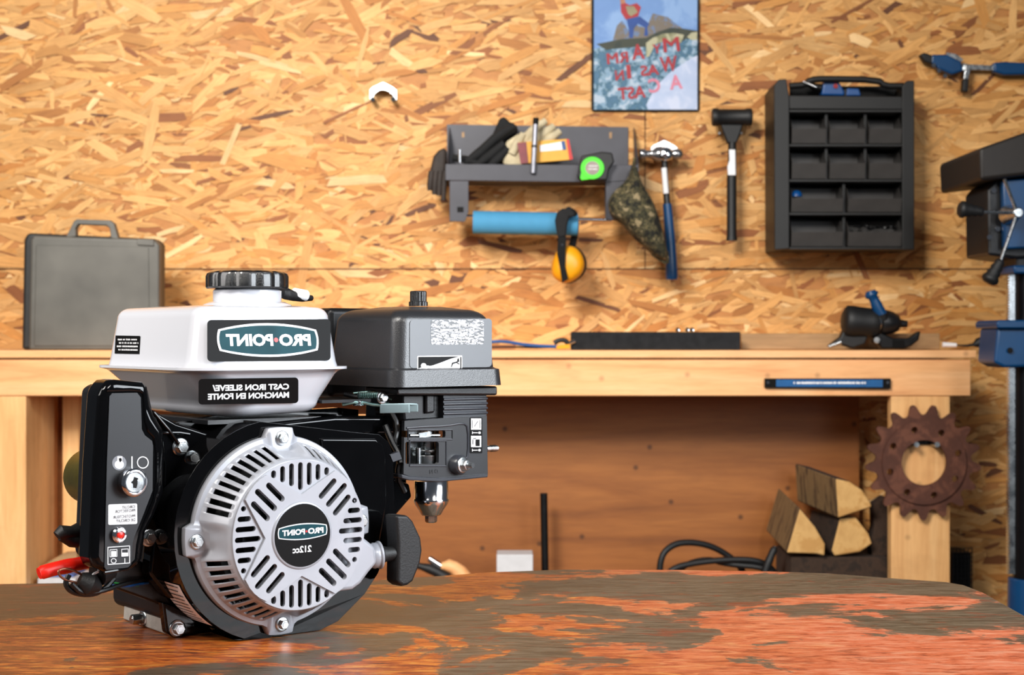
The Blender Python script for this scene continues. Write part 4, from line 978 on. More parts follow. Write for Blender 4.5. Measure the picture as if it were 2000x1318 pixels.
# contents of the tray
TYv = 3.86
def blob(name, pts, Y, t, mat, label, cat, group=None, parent=None, **kw):
    bm = NB(); pslab(bm, pts, Y, t); return obj(name, bm, mat, parent, label=label, cat=cat, group=group, bevel=kw.get('bevel', 0.006), seg=3, smooth=60)
g1 = thing('glove', 'black work glove standing cuff up in the grey tray', 'glove', P(960, 350, TYv), group='work gloves in and on the wall tray')
bm = NB(); pslab(bm, [(902, 322), (935, 292), (962, 262), (975, 232), (985, 226), (994, 236), (1010, 244), (1012, 256), (998, 272), (985, 282), (990, 318)], TYv+0.035, 0.035); obj('palm', bm, 'blackf', g1, bevel=0.008, seg=3, smooth=60)
for pts, r in ((((905, 320, 3.85), (935, 300, 3.848), (975, 262, 3.85), (1005, 246, 3.855)), (0.008, 0.012, 0.012, 0.01)), (((925, 326, 3.845), (955, 305, 3.84), (985, 280, 3.84)), (0.008, 0.012, 0.01)), (((950, 330, 3.84), (970, 312, 3.835), (992, 290, 3.84)), (0.008, 0.011, 0.009)), (((885, 308, 3.86), (915, 312, 3.85), (940, 322, 3.85)), (0.009, 0.010, 0.008))):
    bm = NB(); ptube(bm, pts, list(r), 12); obj('finger', bm, 'blackf', g1)
g2 = thing('glove', 'cream leather glove behind the marker in the grey tray', 'glove', P(1030, 350, TYv), group='work gloves in and on the wall tray')
bm = NB(); pslab(bm, [(982, 320), (980, 300), (990, 275), (1010, 262), (1030, 256), (1052, 262), (1060, 290), (1050, 325), (1000, 330)], TYv-0.022, 0.030); obj('palm', bm, 'cream', g2, bevel=0.008, seg=3, smooth=60)
for pts, r in ((((1020, 280, 3.85), (1045, 250, 3.845), (1066, 236, 3.85)), (0.013, 0.012, 0.009)), (((1035, 285, 3.845), (1060, 262, 3.842), (1082, 246, 3.845)), (0.013, 0.012, 0.009)), (((1045, 290, 3.84), (1070, 274, 3.84), (1094, 256, 3.842)), (0.013, 0.012, 0.009)), (((1000, 300, 3.84), (1010, 280, 3.835), (1022, 262, 3.84)), (0.012, 0.012, 0.009))):
    bm = NB(); ptube(bm, pts, list(r), 14); obj('finger', bm, 'cream', g2)
g3 = thing('glove', 'dark brown glove hanging off the left end of the tray', 'glove', P(855, 385, HYv), group='work gloves in and on the wall tray')
bm = NB(); pslab(bm, [(872, 288), (858, 290), (846, 305), (838, 340), (836, 362), (868, 366), (872, 330)], HYv+0.03, 0.05); obj('palm', bm, 'brownf', g3, bevel=0.01, seg=3, smooth=60)
for k, (x, y2) in enumerate(((840, 376), (849, 384), (858, 386), (867, 395))):
    bm = NB(); ptube(bm, [(x+3, 335, HYv+0.03), (x, 358, HYv+0.026), (x-1, y2-4, HYv+0.028)], [0.008, 0.0075, 0.006], 12); obj('finger', bm, 'brownf', g3)
mk = thing('marker', 'silver grey marker pen clipped to the tray front', 'marker', P(1043, 340, HYv-0.012))
bm = NB(); cyl(bm, P(1046, 242, HYv-0.008), P(1041, 338, HYv-0.008), 0.0068, None, 20); obj('barrel', bm, simple('silver_pen', (150, 150, 158), 0.3, 0.6), mk)
bm = NB(); cyl(bm, P(1047, 230, HYv-0.008), P(1046, 243, HYv-0.008), 0.0072, None, 20); obj('cap', bm, 'ink', mk, bevel=0.001)
bm = NB(); cyl(bm, P(1043.6, 284, HYv-0.008), P(1043.4, 288, HYv-0.008), 0.0071, None, 20); obj('band', bm, 'ink', mk)
cd = thing('card_packet', 'yellow, white and red card packet in the grey tray', 'packet', P(1075, 320, 3.83))
bm = NB(); pslab(bm, [(1012, 278), (1108, 271), (1116, 312), (1018, 320)], 3.82, 0.012); obj('box', bm, 'yellowc', cd, bevel=0.001)
bm = NB(); pslab(bm, [(1054, 284), (1100, 276), (1103, 292), (1055, 296)], 3.8190, 0.0008); obj('white_band', bm, 'white', cd)
bm = NB(); pslab(bm, [(1096, 276), (1103, 275), (1106, 292), (1099, 293)], 3.8185, 0.0006); obj('blue_stripe', bm, 'blue', cd)
bm = NB(); pslab(bm, [(1106, 272), (1111, 271.5), (1119, 311), (1112, 312)], 3.8185, 0.0006); obj('red_edge', bm, 'red', cd)
bm = NB(); pslab(bm, [(1010, 279), (1028, 277), (1032, 318), (1017, 320)], 3.8185, 0.0006); obj('red_print', bm, simple('dull_red_print', (120, 40, 46), 0.5), cd)
bm = NB(); cyl(bm, P(898, 292, HYv+0.01), P(898, 318, HYv+0.01), 0.0035, None, 12); obj('steel_pin', bm, 'chrome', label='short bright steel pin standing in the tray left end', cat='pin')
tm = thing('tape_measure', 'lime green and black tape measure clipped on the tray', 'tape measure', P(1157, 355, HYv-0.03))
bm = NB(); pslab(bm, [(1135, 304), (1175, 296), (1196, 298), (1200, 316), (1190, 330), (1186, 352), (1134, 352), (1128, 345)], HYv-0.030, 0.03); obj('case', bm, 'rubber', tm, bevel=0.004, seg=3, smooth=60)
bm = NB(); pslab(bm, ell(1157, 328, 23, 22, 32), HYv-0.033, 0.004); obj('rim', bm, 'lime', tm, bevel=0.001)
bm = NB(); pslab(bm, [(1136, 334), (1150, 344), (1152, 350), (1136, 352), (1133, 348)], HYv-0.0325, 0.003); obj('nose', bm, 'lime', tm, bevel=0.001)
bm = NB(); pslab(bm, ell(1157, 328, 14, 13.5, 24), HYv-0.034, 0.0015); obj('badge', bm, simple('brushed_badge', (128, 116, 110), 0.4, 0.5), tm)
bm = NB(); k = (HYv-0.034)/FPX; fakelines(bm, P(1158, 327, HYv-0.0342), (1, 0, 0), (0, 0, 1), 20*k, 12*k, 2, seed=3); obj('badge_print', bm, 'white', tm)
# ear defenders over the roll
em = thing('ear_defenders', 'yellow and black ear defenders hung over the blue roll', 'ear defenders', P(1108, 555, HYv))
bm = NB(); pslab(bm, [(1086, 446), (1084, 430), (1088, 414), (1098, 407), (1112, 406), (1122, 412), (1124, 422), (1112, 424), (1108, 440), (1106, 462), (1090, 464)], HYv-0.030, 0.02); obj('headband', bm, 'blackf', em, bevel=0.005, seg=3, smooth=60)
bm = NB(); ptube(bm, [(1110, 410, HYv-0.02), (1124, 418, HYv+0.02), (1124, 450, HYv+0.065), (1118, 480, HYv+0.06), (1112, 500, HYv+0.06)], [0.009]*5, 10, smoothn=2); obj('headband', bm, 'blackf', em)
bm = NB(); pslab(bm, [(1090, 462), (1106, 462), (1104, 520), (1110, 545), (1098, 552), (1094, 525), (1088, 495)], HYv-0.056, 0.006); obj('yoke', bm, 'ink', em, bevel=0.001)
cp_ = [(1092, 482), (1110, 478), (1128, 484), (1140, 502), (1143, 520), (1136, 538), (1120, 550), (1104, 555), (1088, 550), (1077, 538), (1076, 522), (1082, 498)]
cm_ = (1108, 518)
rings = []
for s, dy in ((1.0, 0.0), (1.0, -0.012), (0.93, -0.026), (0.75, -0.036), (0.45, -0.041), (0.02, -0.042)):
    rings.append([P(cm_[0]+(x-cm_[0])*s, cm_[1]+(y-cm_[1])*s, HYv-0.006)+Vector((0, dy, 0)) for x, y in cp_])
bm = NB(); loft(bm, rings); c_ = obj('ear_cup', bm, 'yellow', em, sub=2, smooth=80)
bm = NB(); loft(bm, [[P(cm_[0]+4+(x-cm_[0])*s, cm_[1]+(y-cm_[1])*s, HYv+0.014)+Vector((0, dy, 0)) for x, y in cp_] for s, dy in ((.9, 0.012), (1.02, 0.006), (1.03, -0.006), (0.96, -0.016))]); obj('cushion', bm, 'rubber', em, sub=1, smooth=80)
bm = NB(); loft(bm, [[P(cm_[0]+4+(x-cm_[0])*s, cm_[1]+(y-cm_[1])*s, HYv+0.05)+Vector((0, dy, 0)) for x, y in cp_] for s, dy in ((.4, 0.03), (.9, 0.012), (.95, 0.0), (0.9, -0.012))]); obj('ear_cup', bm, 'yellow', em, sub=1, smooth=80)
bm = NB(); cyl(bm, P(1098, 478, HYv-0.058), P(1098, 478, HYv-0.056), 0.003, None, 12); obj('rivet', bm, 'chrome', em)
# camouflage cap hanging from the holder
cpn = [(1232, 318), (1246, 322), (1248, 345), (1262, 370), (1278, 395), (1290, 430), (1300, 470), (1307, 505), (1300, 512), (1278, 500), (1255, 478), (1228, 455), (1215, 432), (1195, 428), (1186, 400), (1192, 378), (1218, 358), (1232, 340)]
hc_ = thing('hunting_cap', 'camouflage cloth cap hanging off the right end of the tray', 'cap', P(1250, 510, HYv))
cc_ = (1246, 425); rings = []
for s, dy in ((0.92, 0.05), (1.0, 0.03), (1.0, 0.0), (0.93, -0.018), (0.7, -0.034), (0.35, -0.044), (0.03, -0.047)):
    rings.append([P(cc_[0]+(x-cc_[0])*s, cc_[1]+(y-cc_[1])*s, HYv-0.056)+Vector((0, dy, 0)) for x, y in cpn])
bm = NB(); loft(bm, rings); obj('crown', bm, 'camo', hc_, sub=1, smooth=80)
bm = NB(); pslab(bm, [(1262, 482), (1290, 470), (1306, 492), (1308, 514), (1298, 516), (1275, 500)], HYv-0.045, 0.012); obj('peak', bm, 'camo', hc_, bevel=0.004, seg=3)
bm = NB(); ptube(bm, [(1240, 350, HYv), (1236, 330, HYv-0.004), (1240, 308, HYv-0.006)], 0.004, 8); obj('strap', bm, 'camo', hc_)
# ball peen hammer
hm = thing('ball_peen_hammer', 'ball peen hammer with a blue rubber handle on the wall', 'hammer', P(1311, 545, 3.89))
bm = NB(); z = P(1300, 301, 3.895)
lathe(bm, [(0.0115, 0), (0.0135, 0.002), (0.0135, 0.012), (0.0100, 0.018), (0.0100, 0.032), (0.0185, 0.042), (0.0195, 0.054), (0.0175, 0.066), (0.0110, 0.076), (0.0100, 0.082), (0.0125, 0.088), (0.0140, 0.096), (0.0125, 0.103), (0.007, 0.109), (0.001, 0.111)], P(1249, 301, 3.885), (1, 0, 0), 36); obj('head', bm, simple('polished_hammer_steel', (150, 150, 152), 0.2, 0.85), hm, smooth=60)
bm = NB(); lathe(bm, [(0.0175, 0), (0.0170, 0.004), (0.0120, 0.008), (0.001, 0.009)], P(1301, 301, 3.870), (0, -1, 0), 28); obj('head_eye', bm, 'chrome', hm, bevel=0.002)
bm = NB(); ptube(bm, [(1298, 312, 3.89), (1299, 345, 3.89), (1303, 398, 3.89)], [0.0085, 0.008, 0.0088], 18, smoothn=0); obj('shaft', bm, 'satin', hm)
bm = NB(); ptube(bm, [(1297, 328, 3.882), (1301, 378, 3.882)], 0.0072, 14, smoothn=0); obj('shaft_label', bm, 'white', hm)
bm = NB(); ptube(bm, [(1303, 398, 3.89), (1305, 420, 3.89), (1308, 460, 3.89), (1311, 510, 3.89), (1312, 540, 3.89), (1312, 546, 3.89)], [0.0115, 0.012, 0.0138, 0.0148, 0.016, 0.014], 22, smoothn=0); obj('grip', bm, 'bluem', hm)
# dead blow mallet
ml = thing('mallet', 'all black dead blow mallet hanging on the wall', 'mallet', P(1429, 472, 3.89))
bm = NB(); a = P(1391, 229, 3.88); b = P(1468, 229, 3.88); lathe(bm, [(0.021, 0), (0.0225, 0.003), (0.0225, 0.014), (0.0205, 0.017), (0.0205, (b-a).length-0.017), (0.0225, (b-a).length-0.014), (0.0225, (b-a).length-0.003), (0.021, (b-a).length)], a, (1, 0, 0), 40); obj('head', bm, 'rubber', ml, smooth=60)
bm = NB(); pslab(bm, [(1408, 242), (1452, 242), (1446, 262), (1439, 280), (1421, 280), (1414, 262)], 3.87, 0.02); obj('neck', bm, 'rubber', ml, bevel=0.004)
bm = NB(); ptube(bm, [(1430, 262, 3.88), (1430, 330, 3.88), (1429, 350, 3.88), (1429, 458, 3.88), (1429, 470, 3.88)], [0.010, 0.011, 0.0125, 0.0125, 0.0145], 18, smoothn=0); obj('handle', bm, 'rubber', ml)
bm = NB(); pslab(bm, [(1424, 292), (1436, 292), (1437, 342), (1422, 342), (1421, 325), (1425, 312)], 3.866, 0.004); obj('handle_label', bm, 'white', ml, bevel=0.001)
for x in (1405, 1448):
    bm = NB(); cyl(bm, P(x, 260, FY), P(x, 260, FY-0.05), 0.003, None, 10); obj('hanging_nail', bm, 'zinc', ml)

# --- black rack of bins
RY = 3.80; RT = FY-0.001-RY
rk = thing('bin_rack', 'tall black plastic rack of small bins on the wall', 'rack', P(1648, 490, FY))
def rslab(name, pts, Y, t, mat='rack', parent=rk, **kw): return pobj(name, lambda bm: pslab(bm, pts, Y, t), mat, parent, bevel=kw.pop('bevel', 0.002), **kw)
rslab('back_panel', [(1535, 200), (1765, 200), (1765, 480), (1535, 480)], FY-0.012, 0.006)
rslab('side_panel', [(1512, 168), (1521, 155), (1536, 154), (1542, 190), (1542, 486), (1513, 488)], RY, RT)
rslab('side_panel', [(1762, 170), (1772, 157), (1786, 157), (1786, 488), (1762, 488)], RY, RT)
rslab('top_bar', [(1541, 186), (1763, 188), (1763, 214), (1541, 213)], RY+0.004, 0.012)
def hb(bm):
    ptube(bm, [(1542, 168, RY+0.02), (1572, 166, RY+0.02), (1582, 156, RY+0.02), (1610, 154, RY+0.02), (1715, 156, RY+0.02), (1728, 168, RY+0.02), (1764, 168, RY+0.02)], 0.0085, 12, smoothn=1)
pobj('carry_handle', hb, 'rack', rk)
shl = (214, 281, 350, 415, 482)
for i, y in enumerate(shl):
    a = P(1542, y, RY); b = P(1762, y+5, RY)
    pobj('shelf', lambda bm: box(bm, a.x, b.x, RY+0.001, FY-0.013, b.z, a.z), 'rack', rk, bevel=0.001)
rslab('top_tray_back', [(1542, 168), (1762, 168), (1762, 214), (1542, 214)], RY+0.075, 0.004, 'dark')
cols3 = [(1546, 1613), (1620, 1689), (1697, 1760)]; cols2 = [(1545, 1646), (1656, 1760)]
names = [['top left', 'top middle', 'top right'], ['second row left', 'second row middle', 'second row right'], ['third row left', 'third row right'], ['bottom left', 'bottom right']]
for r in range(4):
    cs = cols3 if r < 2 else cols2; yb = shl[r+1]-0.8; yt = shl[r]+13
    for c, (xa, xb) in enumerate(cs):
        extra = ' holding a blue cap' if (r, c) == (2, 0) else (' with black bits in it' if (r, c) == (3, 1) else '')
        lb = 'dark grey %s bin, %s in the black wall rack%s' % ('narrow' if r < 2 else 'wide', names[r][c], extra)
        t = thing('parts_bin', lb, 'bin', P((xa+xb)/2, yb, RY+0.02), group='small parts bins in the black wall rack')
        a = P(xa, yb, RY+0.012); b = P(xb, yt, RY+0.012); h = (yb-(yt+25))/FPX*RY
        D_ = 0.085
        def body(bm):
            box(bm, a.x, b.x, RY+0.014, RY+D_, a.z+0.0003, a.z+0.002)
            box(bm, a.x, b.x, RY+D_-0.002, RY+D_, a.z, b.z)
            for xx in (a.x, b.x-0.0015):
                pr = [Vector((xx, RY+0.012, a.z)), Vector((xx, RY+0.004, a.z+h)), Vector((xx, RY+0.035, b.z-0.002)), Vector((xx, RY+D_, b.z)), Vector((xx, RY+D_, a.z))]
                prism(bm, pr, [p+Vector((0.0015, 0, 0)) for p in pr])
        pobj('body', body, 'bin', t)
        def fr_(bm):
            A = [Vector((a.x, RY+0.012, a.z)), Vector((b.x, RY+0.012, a.z)), Vector((b.x, RY+0.003, a.z+h)), Vector((a.x, RY+0.003, a.z+h))]
            prism(bm, A, [p+Vector((0, 0.002, 0)) for p in A])
        pobj('front_lip', fr_, 'bin', t, bevel=0.0006)
for xs in ((1616.5, 1693), (1616.5, 1693), (1651,), (1651,)): pass
for r in range(4):
    for x in ((1616.5, 1693) if r < 2 else (1651,)):
        a = P(x-2.5, shl[r+1], RY+0.002); b = P(x+2.5, shl[r]+5.4, RY+0.002)
        pobj('divider', lambda bm: box(bm, a.x, b.x, RY+0.02, FY-0.013, a.z, b.z), 'rack', rk)
bm = NB(); lathe(bm, [(0.014, 0), (0.013, 0.008), (0.008, 0.014), (0.001, 0.016)], P(1556, 384, RY+0.035), (0, 0, 1), 24); obj('bottle_cap', bm, 'blue', label='bright blue domed cap in the left bin of the third row', cat='cap', smooth=60)
bm = NB(); lathe(bm, [(0.012, 0), (0.012, 0.003)], P(1556, 384, RY+0.035), (0, 0, 1), 8); bm.free()
bt_ = thing('wire_bundle', 'black curled wire scraps in the bottom right bin', 'wire', P(1710, 448, RY+0.04))
rn = random.Random(3); bm = NB()
pt = [P(1668+k*6, 444+rn.uniform(-6, 4), RY+0.035+rn.uniform(-.008, .02)) for k in range(15)]; tube(bm, pt, 0.0035, 8, smoothn=2); obj('wire_strand', bm, 'wire', bt_)
# hand tools in the top tray
dr = thing('battery_tool', 'blue battery tool with a red button lying in the rack top', 'power tool', P(1640, 186, RY+0.04))
bm = NB(); pslab(bm, [(1608, 160), (1622, 157), (1640, 160), (1650, 178), (1650, 187), (1604, 186)], RY+0.03, 0.035); obj('body', bm, 'blue', dr, bevel=0.005, seg=3)
bm = NB(); pslab(bm, [(1655, 172), (1678, 173), (1682, 187), (1653, 187)], RY+0.03, 0.035); obj('battery', bm, 'blue', dr, bevel=0.003, seg=3)
bm = NB(); pslab(bm, [(1648, 176), (1656, 172), (1656, 187), (1650, 187)], RY+0.034, 0.03); obj('grip', bm, 'rubber', dr)
bm = NB(); cyl(bm, P(1632, 168, RY+0.031), P(1632, 168, RY+0.025), 0.0055, None, 16); obj('button', bm, simple('dull_red', (150, 24, 24), 0.4), dr)
bm = NB(); tube(bm, [P(1604, 172, RY+.04), P(1590, 170, RY+.04), P(1578, 164, RY+.035), P(1568, 162, RY+.03)], [0.011, 0.010, 0.005, 0.003], 14); obj('nose', bm, 'darkmetal', dr)
ch = thing('bead_chain', 'fine steel chain draped at the rack top left', 'chain', P(1580, 172, RY))
for k in range(7):
    bm = NB(); lathe(bm, [(0.0005, -0.0028), (0.0024, -0.0014), (0.0028, 0), (0.0024, 0.0014), (0.0005, 0.0028)], P(1570+k*4, 160+k*1.6, RY+0.004), (0, 0, 1), 10); obj('bead', bm, 'chrome', ch)

# --- blue bar clamps top right
def clampy(name, label, pts_body, loc):
    pass
cl = thing('bar_clamp', 'blue and steel bar clamp hung across the wall top right', 'clamp', P(1890, 180, FY-0.01))
CY = 3.91
bm = NB(); pslab(bm, [(1797, 106), (1806, 102), (1822, 108), (1822, 126), (1806, 120)], CY, 0.025); obj('end_cap', bm, 'rubber', cl, bevel=0.004, seg=3)
bm = NB(); pslab(bm, [(1820, 106), (1850, 106), (1878, 120), (1882, 138), (1860, 146), (1830, 132), (1818, 122)], CY, 0.028); obj('handle', bm, 'bluem', cl, bevel=0.005, seg=3)
bm = NB(); pslab(bm, [(1880, 124), (1900, 126), (1945, 128), (1945, 137), (1900, 136), (1880, 136)], CY+0.008, 0.008); obj('bar', bm, 'zinc', cl)
bm = NB(); pslab(bm, [(1940, 122), (1962, 120), (2040, 124), (2040, 145), (1960, 146), (1942, 140)], CY, 0.028); obj('handle', bm, 'bluem', cl, bevel=0.005, seg=3)
bm = NB(); pslab(bm, [(1886, 126), (1898, 126), (1892, 156), (1882, 154)], CY-0.004, 0.02); obj('jaw', bm, 'zinc', cl, bevel=0.002)
bm = NB(); pslab(bm, [(1882, 154), (1893, 155), (1891, 180), (1880, 178)], CY-0.006, 0.024); obj('jaw_pad', bm, 'rubber', cl, bevel=0.003)
bm = NB(); pslab(bm, [(1848, 102), (1868, 106), (1882, 116), (1878, 120), (1850, 110)], CY+0.006, 0.006); obj('trigger', bm, 'zinc', cl)
for px, py in ((1824, 127), (1846, 148), (1834, 138)):
    bm = NB(); cyl(bm, P(px, py, CY), P(px, py, CY-0.01), 0.005, None, 14); obj('pivot_pin', bm, 'chrome', cl)
# ------------------------------------------------------------------ on the workbench
# upright grey tool case leaning at the wall
KY = 3.66
kc = thing('tool_case', 'scuffed grey plastic tool case standing on the bench', 'case', (P(180, 0, KY).x, 3.72, bt))
zb_ = bt+0.0004
def kz(pts): return [(x, y) for x, y in pts]
def kslab(name, pts, Y, t, mat, parent=kc, **kw):
    def f(bm):
        A = [P(x, y, Y) for x, y in pts]
        for p in A: p.z = max(p.z, zb_)
        prism(bm, A, [p+Vector((0, t, 0)) for p in A])
    return pobj(name, f, mat, parent, **kw)
kslab('shell', [(42, 684), (46, 470), (52, 455), (64, 455), (300, 466), (311, 474), (310, 684)], KY+0.035, 0.07, 'greyd', bevel=0.008, seg=4)
kslab('lid', [(56, 690), (60, 468), (66, 460), (300, 467), (311, 478), (310, 690)], KY, 0.033, 'greyp', bevel=0.006, seg=4)
kslab('lid_panel', [(66, 676), (70, 478), (290, 482), (292, 676)], KY-0.003, 0.004, 'greyp', bevel=0.002)
def kh(bm):
    o = [(128, 464), (144, 432), (150, 428), (214, 430), (222, 436), (232, 470)]; i = [(148, 462), (147, 446), (152, 438), (208, 440), (214, 446), (216, 464)]
    A = [P(x, y, KY+0.02) for x, y in o]; B = [P(x, y, KY+0.02) for x, y in i]; t = Vector((0, 0.025, 0))
    v = [[bm.verts.new(p) for p in L] for L in (A, B, [p+t for p in B], [p+t for p in A])]
    for a, b in ((0, 1), (1, 2), (2, 3), (3, 0)):
        for k in range(5): bm.faces.new((v[a][k], v[a][k+1], v[b][k+1], v[b][k]))
    for k in (0, 5): bm.faces.new([v[q][k] for q in range(4)])
pobj('handle', kh, 'greyp', kc, bevel=0.003, seg=3)
kslab('latch', [(268, 466), (300, 468), (300, 480), (268, 478)], KY-0.005, 0.006, 'greyp', bevel=0.001)
# long black channel on the bench
bz = bt+0.0004
ch_ = thing('steel_channel', 'long black steel channel lying along the bench', 'channel', (P(1280, 0, 3.68).x, 3.69, bt))
def chn(bm):
    Y = 3.66; a = P(1116, 648, Y); b = P(1446, 680, Y)
    pr = [(Y, bz), (Y, a.z), (Y+0.05, a.z), (Y+0.05, bz), (Y+0.046, bz), (Y+0.046, a.z-0.004), (Y+0.004, a.z-0.004), (Y+0.004, bz)]
    prism(bm, [Vector((a.x, y, z)) for y, z in pr], [Vector((b.x, y, z)) for y, z in pr])
pobj('channel', chn, 'darkmetal', ch_, bevel=0.001)
ctop = P(0, 648, 3.66).z+0.0004
for i, (px, lb) in enumerate(((1322, 'small chrome socket on the black channel, leftmost of three'), (1341, 'small chrome socket on the black channel, middle of three'), (1350, 'small chrome socket on the black channel, rightmost of three'))):
    Y = 3.68+0.004*i; p = P(px, 648, Y); p.z = ctop+0.0052
    bm = NB(); lathe(bm, [(0.003, 0.001), (0.0048, 0), (0.005, 0.001), (0.005, 0.007), (0.0045, 0.008), (0.003, 0.0075)], p, (0.3, -1, 0), 20); obj('socket', bm, 'chrome', label=lb, cat='socket', group='chrome sockets on the black channel', smooth=50)
pk = thing('plank', 'weathered offcut plank standing on edge behind the grinder', 'plank', (P(1640, 0, 3.75).x, 3.76, bt))
pobj('board', lambda bm: box(bm, P(1448, 0, 3.76).x, P(1836, 0, 3.76).x, 3.76, 3.79, bz, P(0, 651, 3.76).z), 'plank', pk, bevel=0.002)
# angle grinder / drill with blue side handle
dg = thing('angle_grinder', 'black power grinder with a blue side handle on the bench', 'power tool', (P(1700, 0, 3.66).x, 3.68, bt))
GY = 3.67
bm = NB(); a = P(1648, 626, GY); d = (P(1730, 632, GY)-a).normalized(); lathe(bm, [(0.020, -0.004), (0.030, 0.001), (0.0365, 0.006), (0.0375, 0.020), (0.0355, 0.040), (0.0345, 0.062), (0.036, 0.075), (0.031, 0.082)], a, d, 40); obj('motor_body', bm, 'rubber', dg, smooth=50)
bm = NB(); a2 = P(1708, 628, GY); lathe(bm, [(0.033, 0), (0.0335, 0.004), (0.030, 0.012), (0.027, 0.014)], a2, d, 36); obj('gear_collar', bm, 'zinc', dg, smooth=50)
bm = NB(); lathe(bm, [(0.029, 0), (0.031, 0.006), (0.027, 0.026), (0.020, 0.040), (0.010, 0.046), (0.008, 0.062)], P(1721, 629, GY), d, 32); obj('gear_head', bm, 'satin', dg, smooth=50)
bm = NB(); ptube(bm, [(1722, 615, GY-.02), (1714, 600, GY-.02), (1706, 582, GY-.02), (1702, 575, GY-.02), (1700, 568, GY-.02)], [0.014, 0.0135, 0.0115, 0.0165, 0.012], 22, smoothn=1); obj('side_handle', bm, 'bluem', dg, smooth=60)
bm = NB(); cyl(bm, P(1726, 626, GY-.02), P(1722, 614, GY-.02), 0.012, 0.015, 20); obj('handle_collar', bm, 'rubber', dg)
def gl(bm):
    pts = [(1650, 640), (1700, 645), (1690, 672), (1665, 680), (1640, 672), (1625, 679), (1618, 676), (1642, 658)]
    A = [P(x, y, GY-.006) for x, y in pts]
    for p in A: p.z = max(p.z, bz)
    prism(bm, A, [p+Vector((0, 0.03, 0)) for p in A])
pobj('grip', gl, 'rubber', dg, bevel=0.004, seg=3)
bm = NB(); o_ = P(1618, 677, GY-.004); o_.z = max(o_.z, bz+0.004); e_ = P(1642, 668, GY-.004); cyl(bm, o_, e_, 0.004, 0.006, 12); obj('cord_sleeve', bm, 'zinc', dg)
def gd(bm):
    pts = [(1722, 650), (1745, 660), (1775, 660), (1790, 650), (1799, 646), (1795, 664), (1780, 676), (1766, 681), (1722, 681), (1716, 672), (1706, 668), (1706, 660)]
    A = [P(x, y, GY-.02) for x, y in pts]
    for p in A: p.z = max(p.z, bz)
    prism(bm, A, [p+Vector((0, 0.03, 0)) for p in A])
pobj('disc_guard', gd, 'darkmetal', dg, bevel=0.004, seg=3)
bm = NB(); cyl(bm, P(1713, 664, GY-.03), P(1713, 664, GY-.02), 0.007, 0.009, 16); obj('spindle_lock', bm, 'zinc', dg)
bm = NB(); pslab(bm, [(1744, 664), (1766, 664), (1768, 679), (1744, 679)], GY-.023, .003); obj('guard_window', bm, 'ink', dg)
# small items at the right end
ar_ = thing('air_hose', 'black rubber air hose end with white fitting at the bench end', 'hose', (P(1880, 0, 3.7).x, 3.7, bt))
bm = NB(); f0 = P(1841, 673, 3.68); f1 = P(1868, 674, 3.68); f0.z = max(f0.z, bz+.008); f1.z = max(f1.z, bz+.008); cyl(bm, f0, f1, 0.0062, 0.005, 20); obj('fitting', bm, 'white', ar_, bevel=0.001)
bm = NB(); ptube(bm, [(1868, 674, 3.68), (1895, 675.5, 3.68), (1915, 668, 3.68), (1935, 660, 3.68), (1950, 658, 3.69)], [0.002, 0.003, 0.012, 0.014, 0.012], 14); obj('hose_end', bm, 'rubber', ar_)
# blue hose and yellow connector left of the channel
bh = thing('blue_cable', 'blue cable with a yellow plug beside the black channel', 'cable', (P(1040, 0, 3.66).x, 3.66, bt))
bm = NB(); ptube(bm, [(950, 668, 3.66), (985, 666, 3.66), (1020, 673, 3.66), (1060, 676, 3.66), (1092, 677, 3.66)], 0.0042, 10, smoothn=2); obj('cable', bm, 'blue', bh)
bm = NB(); ptube(bm, [(960, 678, 3.67), (1000, 677, 3.67), (1040, 679, 3.67), (1075, 678, 3.67)], 0.0022, 8); obj('thin_lead', bm, 'wire', bh)
bm = NB(); pslab(bm, [(1086, 675), (1112, 672), (1114, 680), (1088, 681.5)], 3.65, 0.01); obj('yellow_plug', bm, 'yellow', bh, bevel=0.001)
bm = NB(); ptube(bm, [(1082, 670, 3.66), (1092, 664, 3.66), (1104, 664, 3.66), (1110, 672, 3.66)], 0.006, 10); obj('knotted_loop', bm, 'rubber', bh)
bm = NB(); cyl(bm, P(1112, 670, 3.65), P(1122, 666, 3.655), 0.005, None, 12); obj('tip', bm, 'chrome', bh)
# magnetic strip on the apron
ms = thing('magnetic_tool_bar', 'blue and black magnetic tool bar on the bench apron', 'tool bar', P(1616, 758, BY-0.006))
MY = BY-0.012
bm = NB(); pslab(bm, [(1494, 739), (1740, 739), (1740, 759), (1494, 757)], MY, 0.0115); obj('bar', bm, 'ink', ms, bevel=0.001)
bm = NB(); pslab(bm, [(1516, 741), (1724, 741), (1724, 756), (1516, 755)], MY-0.0006, 0.001); obj('blue_strip', bm, simple('blue_strip', (0, 84, 142), 0.4), ms)
bm = NB(); k = MY/FPX; fakelines(bm, P(1621, 747.5, MY-0.0008), (1, 0, 0), (0, 0, 1), 150*k, 9*k, 1, seed=12); fakelines(bm, P(1621, 747.5, MY-0.0008), (1, 0, 0), (0, 0, 1), 150*k, 8*k, 1, seed=31, lift=0.0005); fakelines(bm, P(1621, 747.5, MY-0.0008), (1, 0, 0), (0, 0, 1), 150*k, 8*k, 1, seed=77, lift=0.0007); obj('strip_print', bm, 'white', ms)
for x in (1500, 1734):
    bm = NB(); cyl(bm, P(x, 747, MY), P(x, 747, MY-0.002), 0.0035, None, 14); obj('screw', bm, 'chrome', ms)

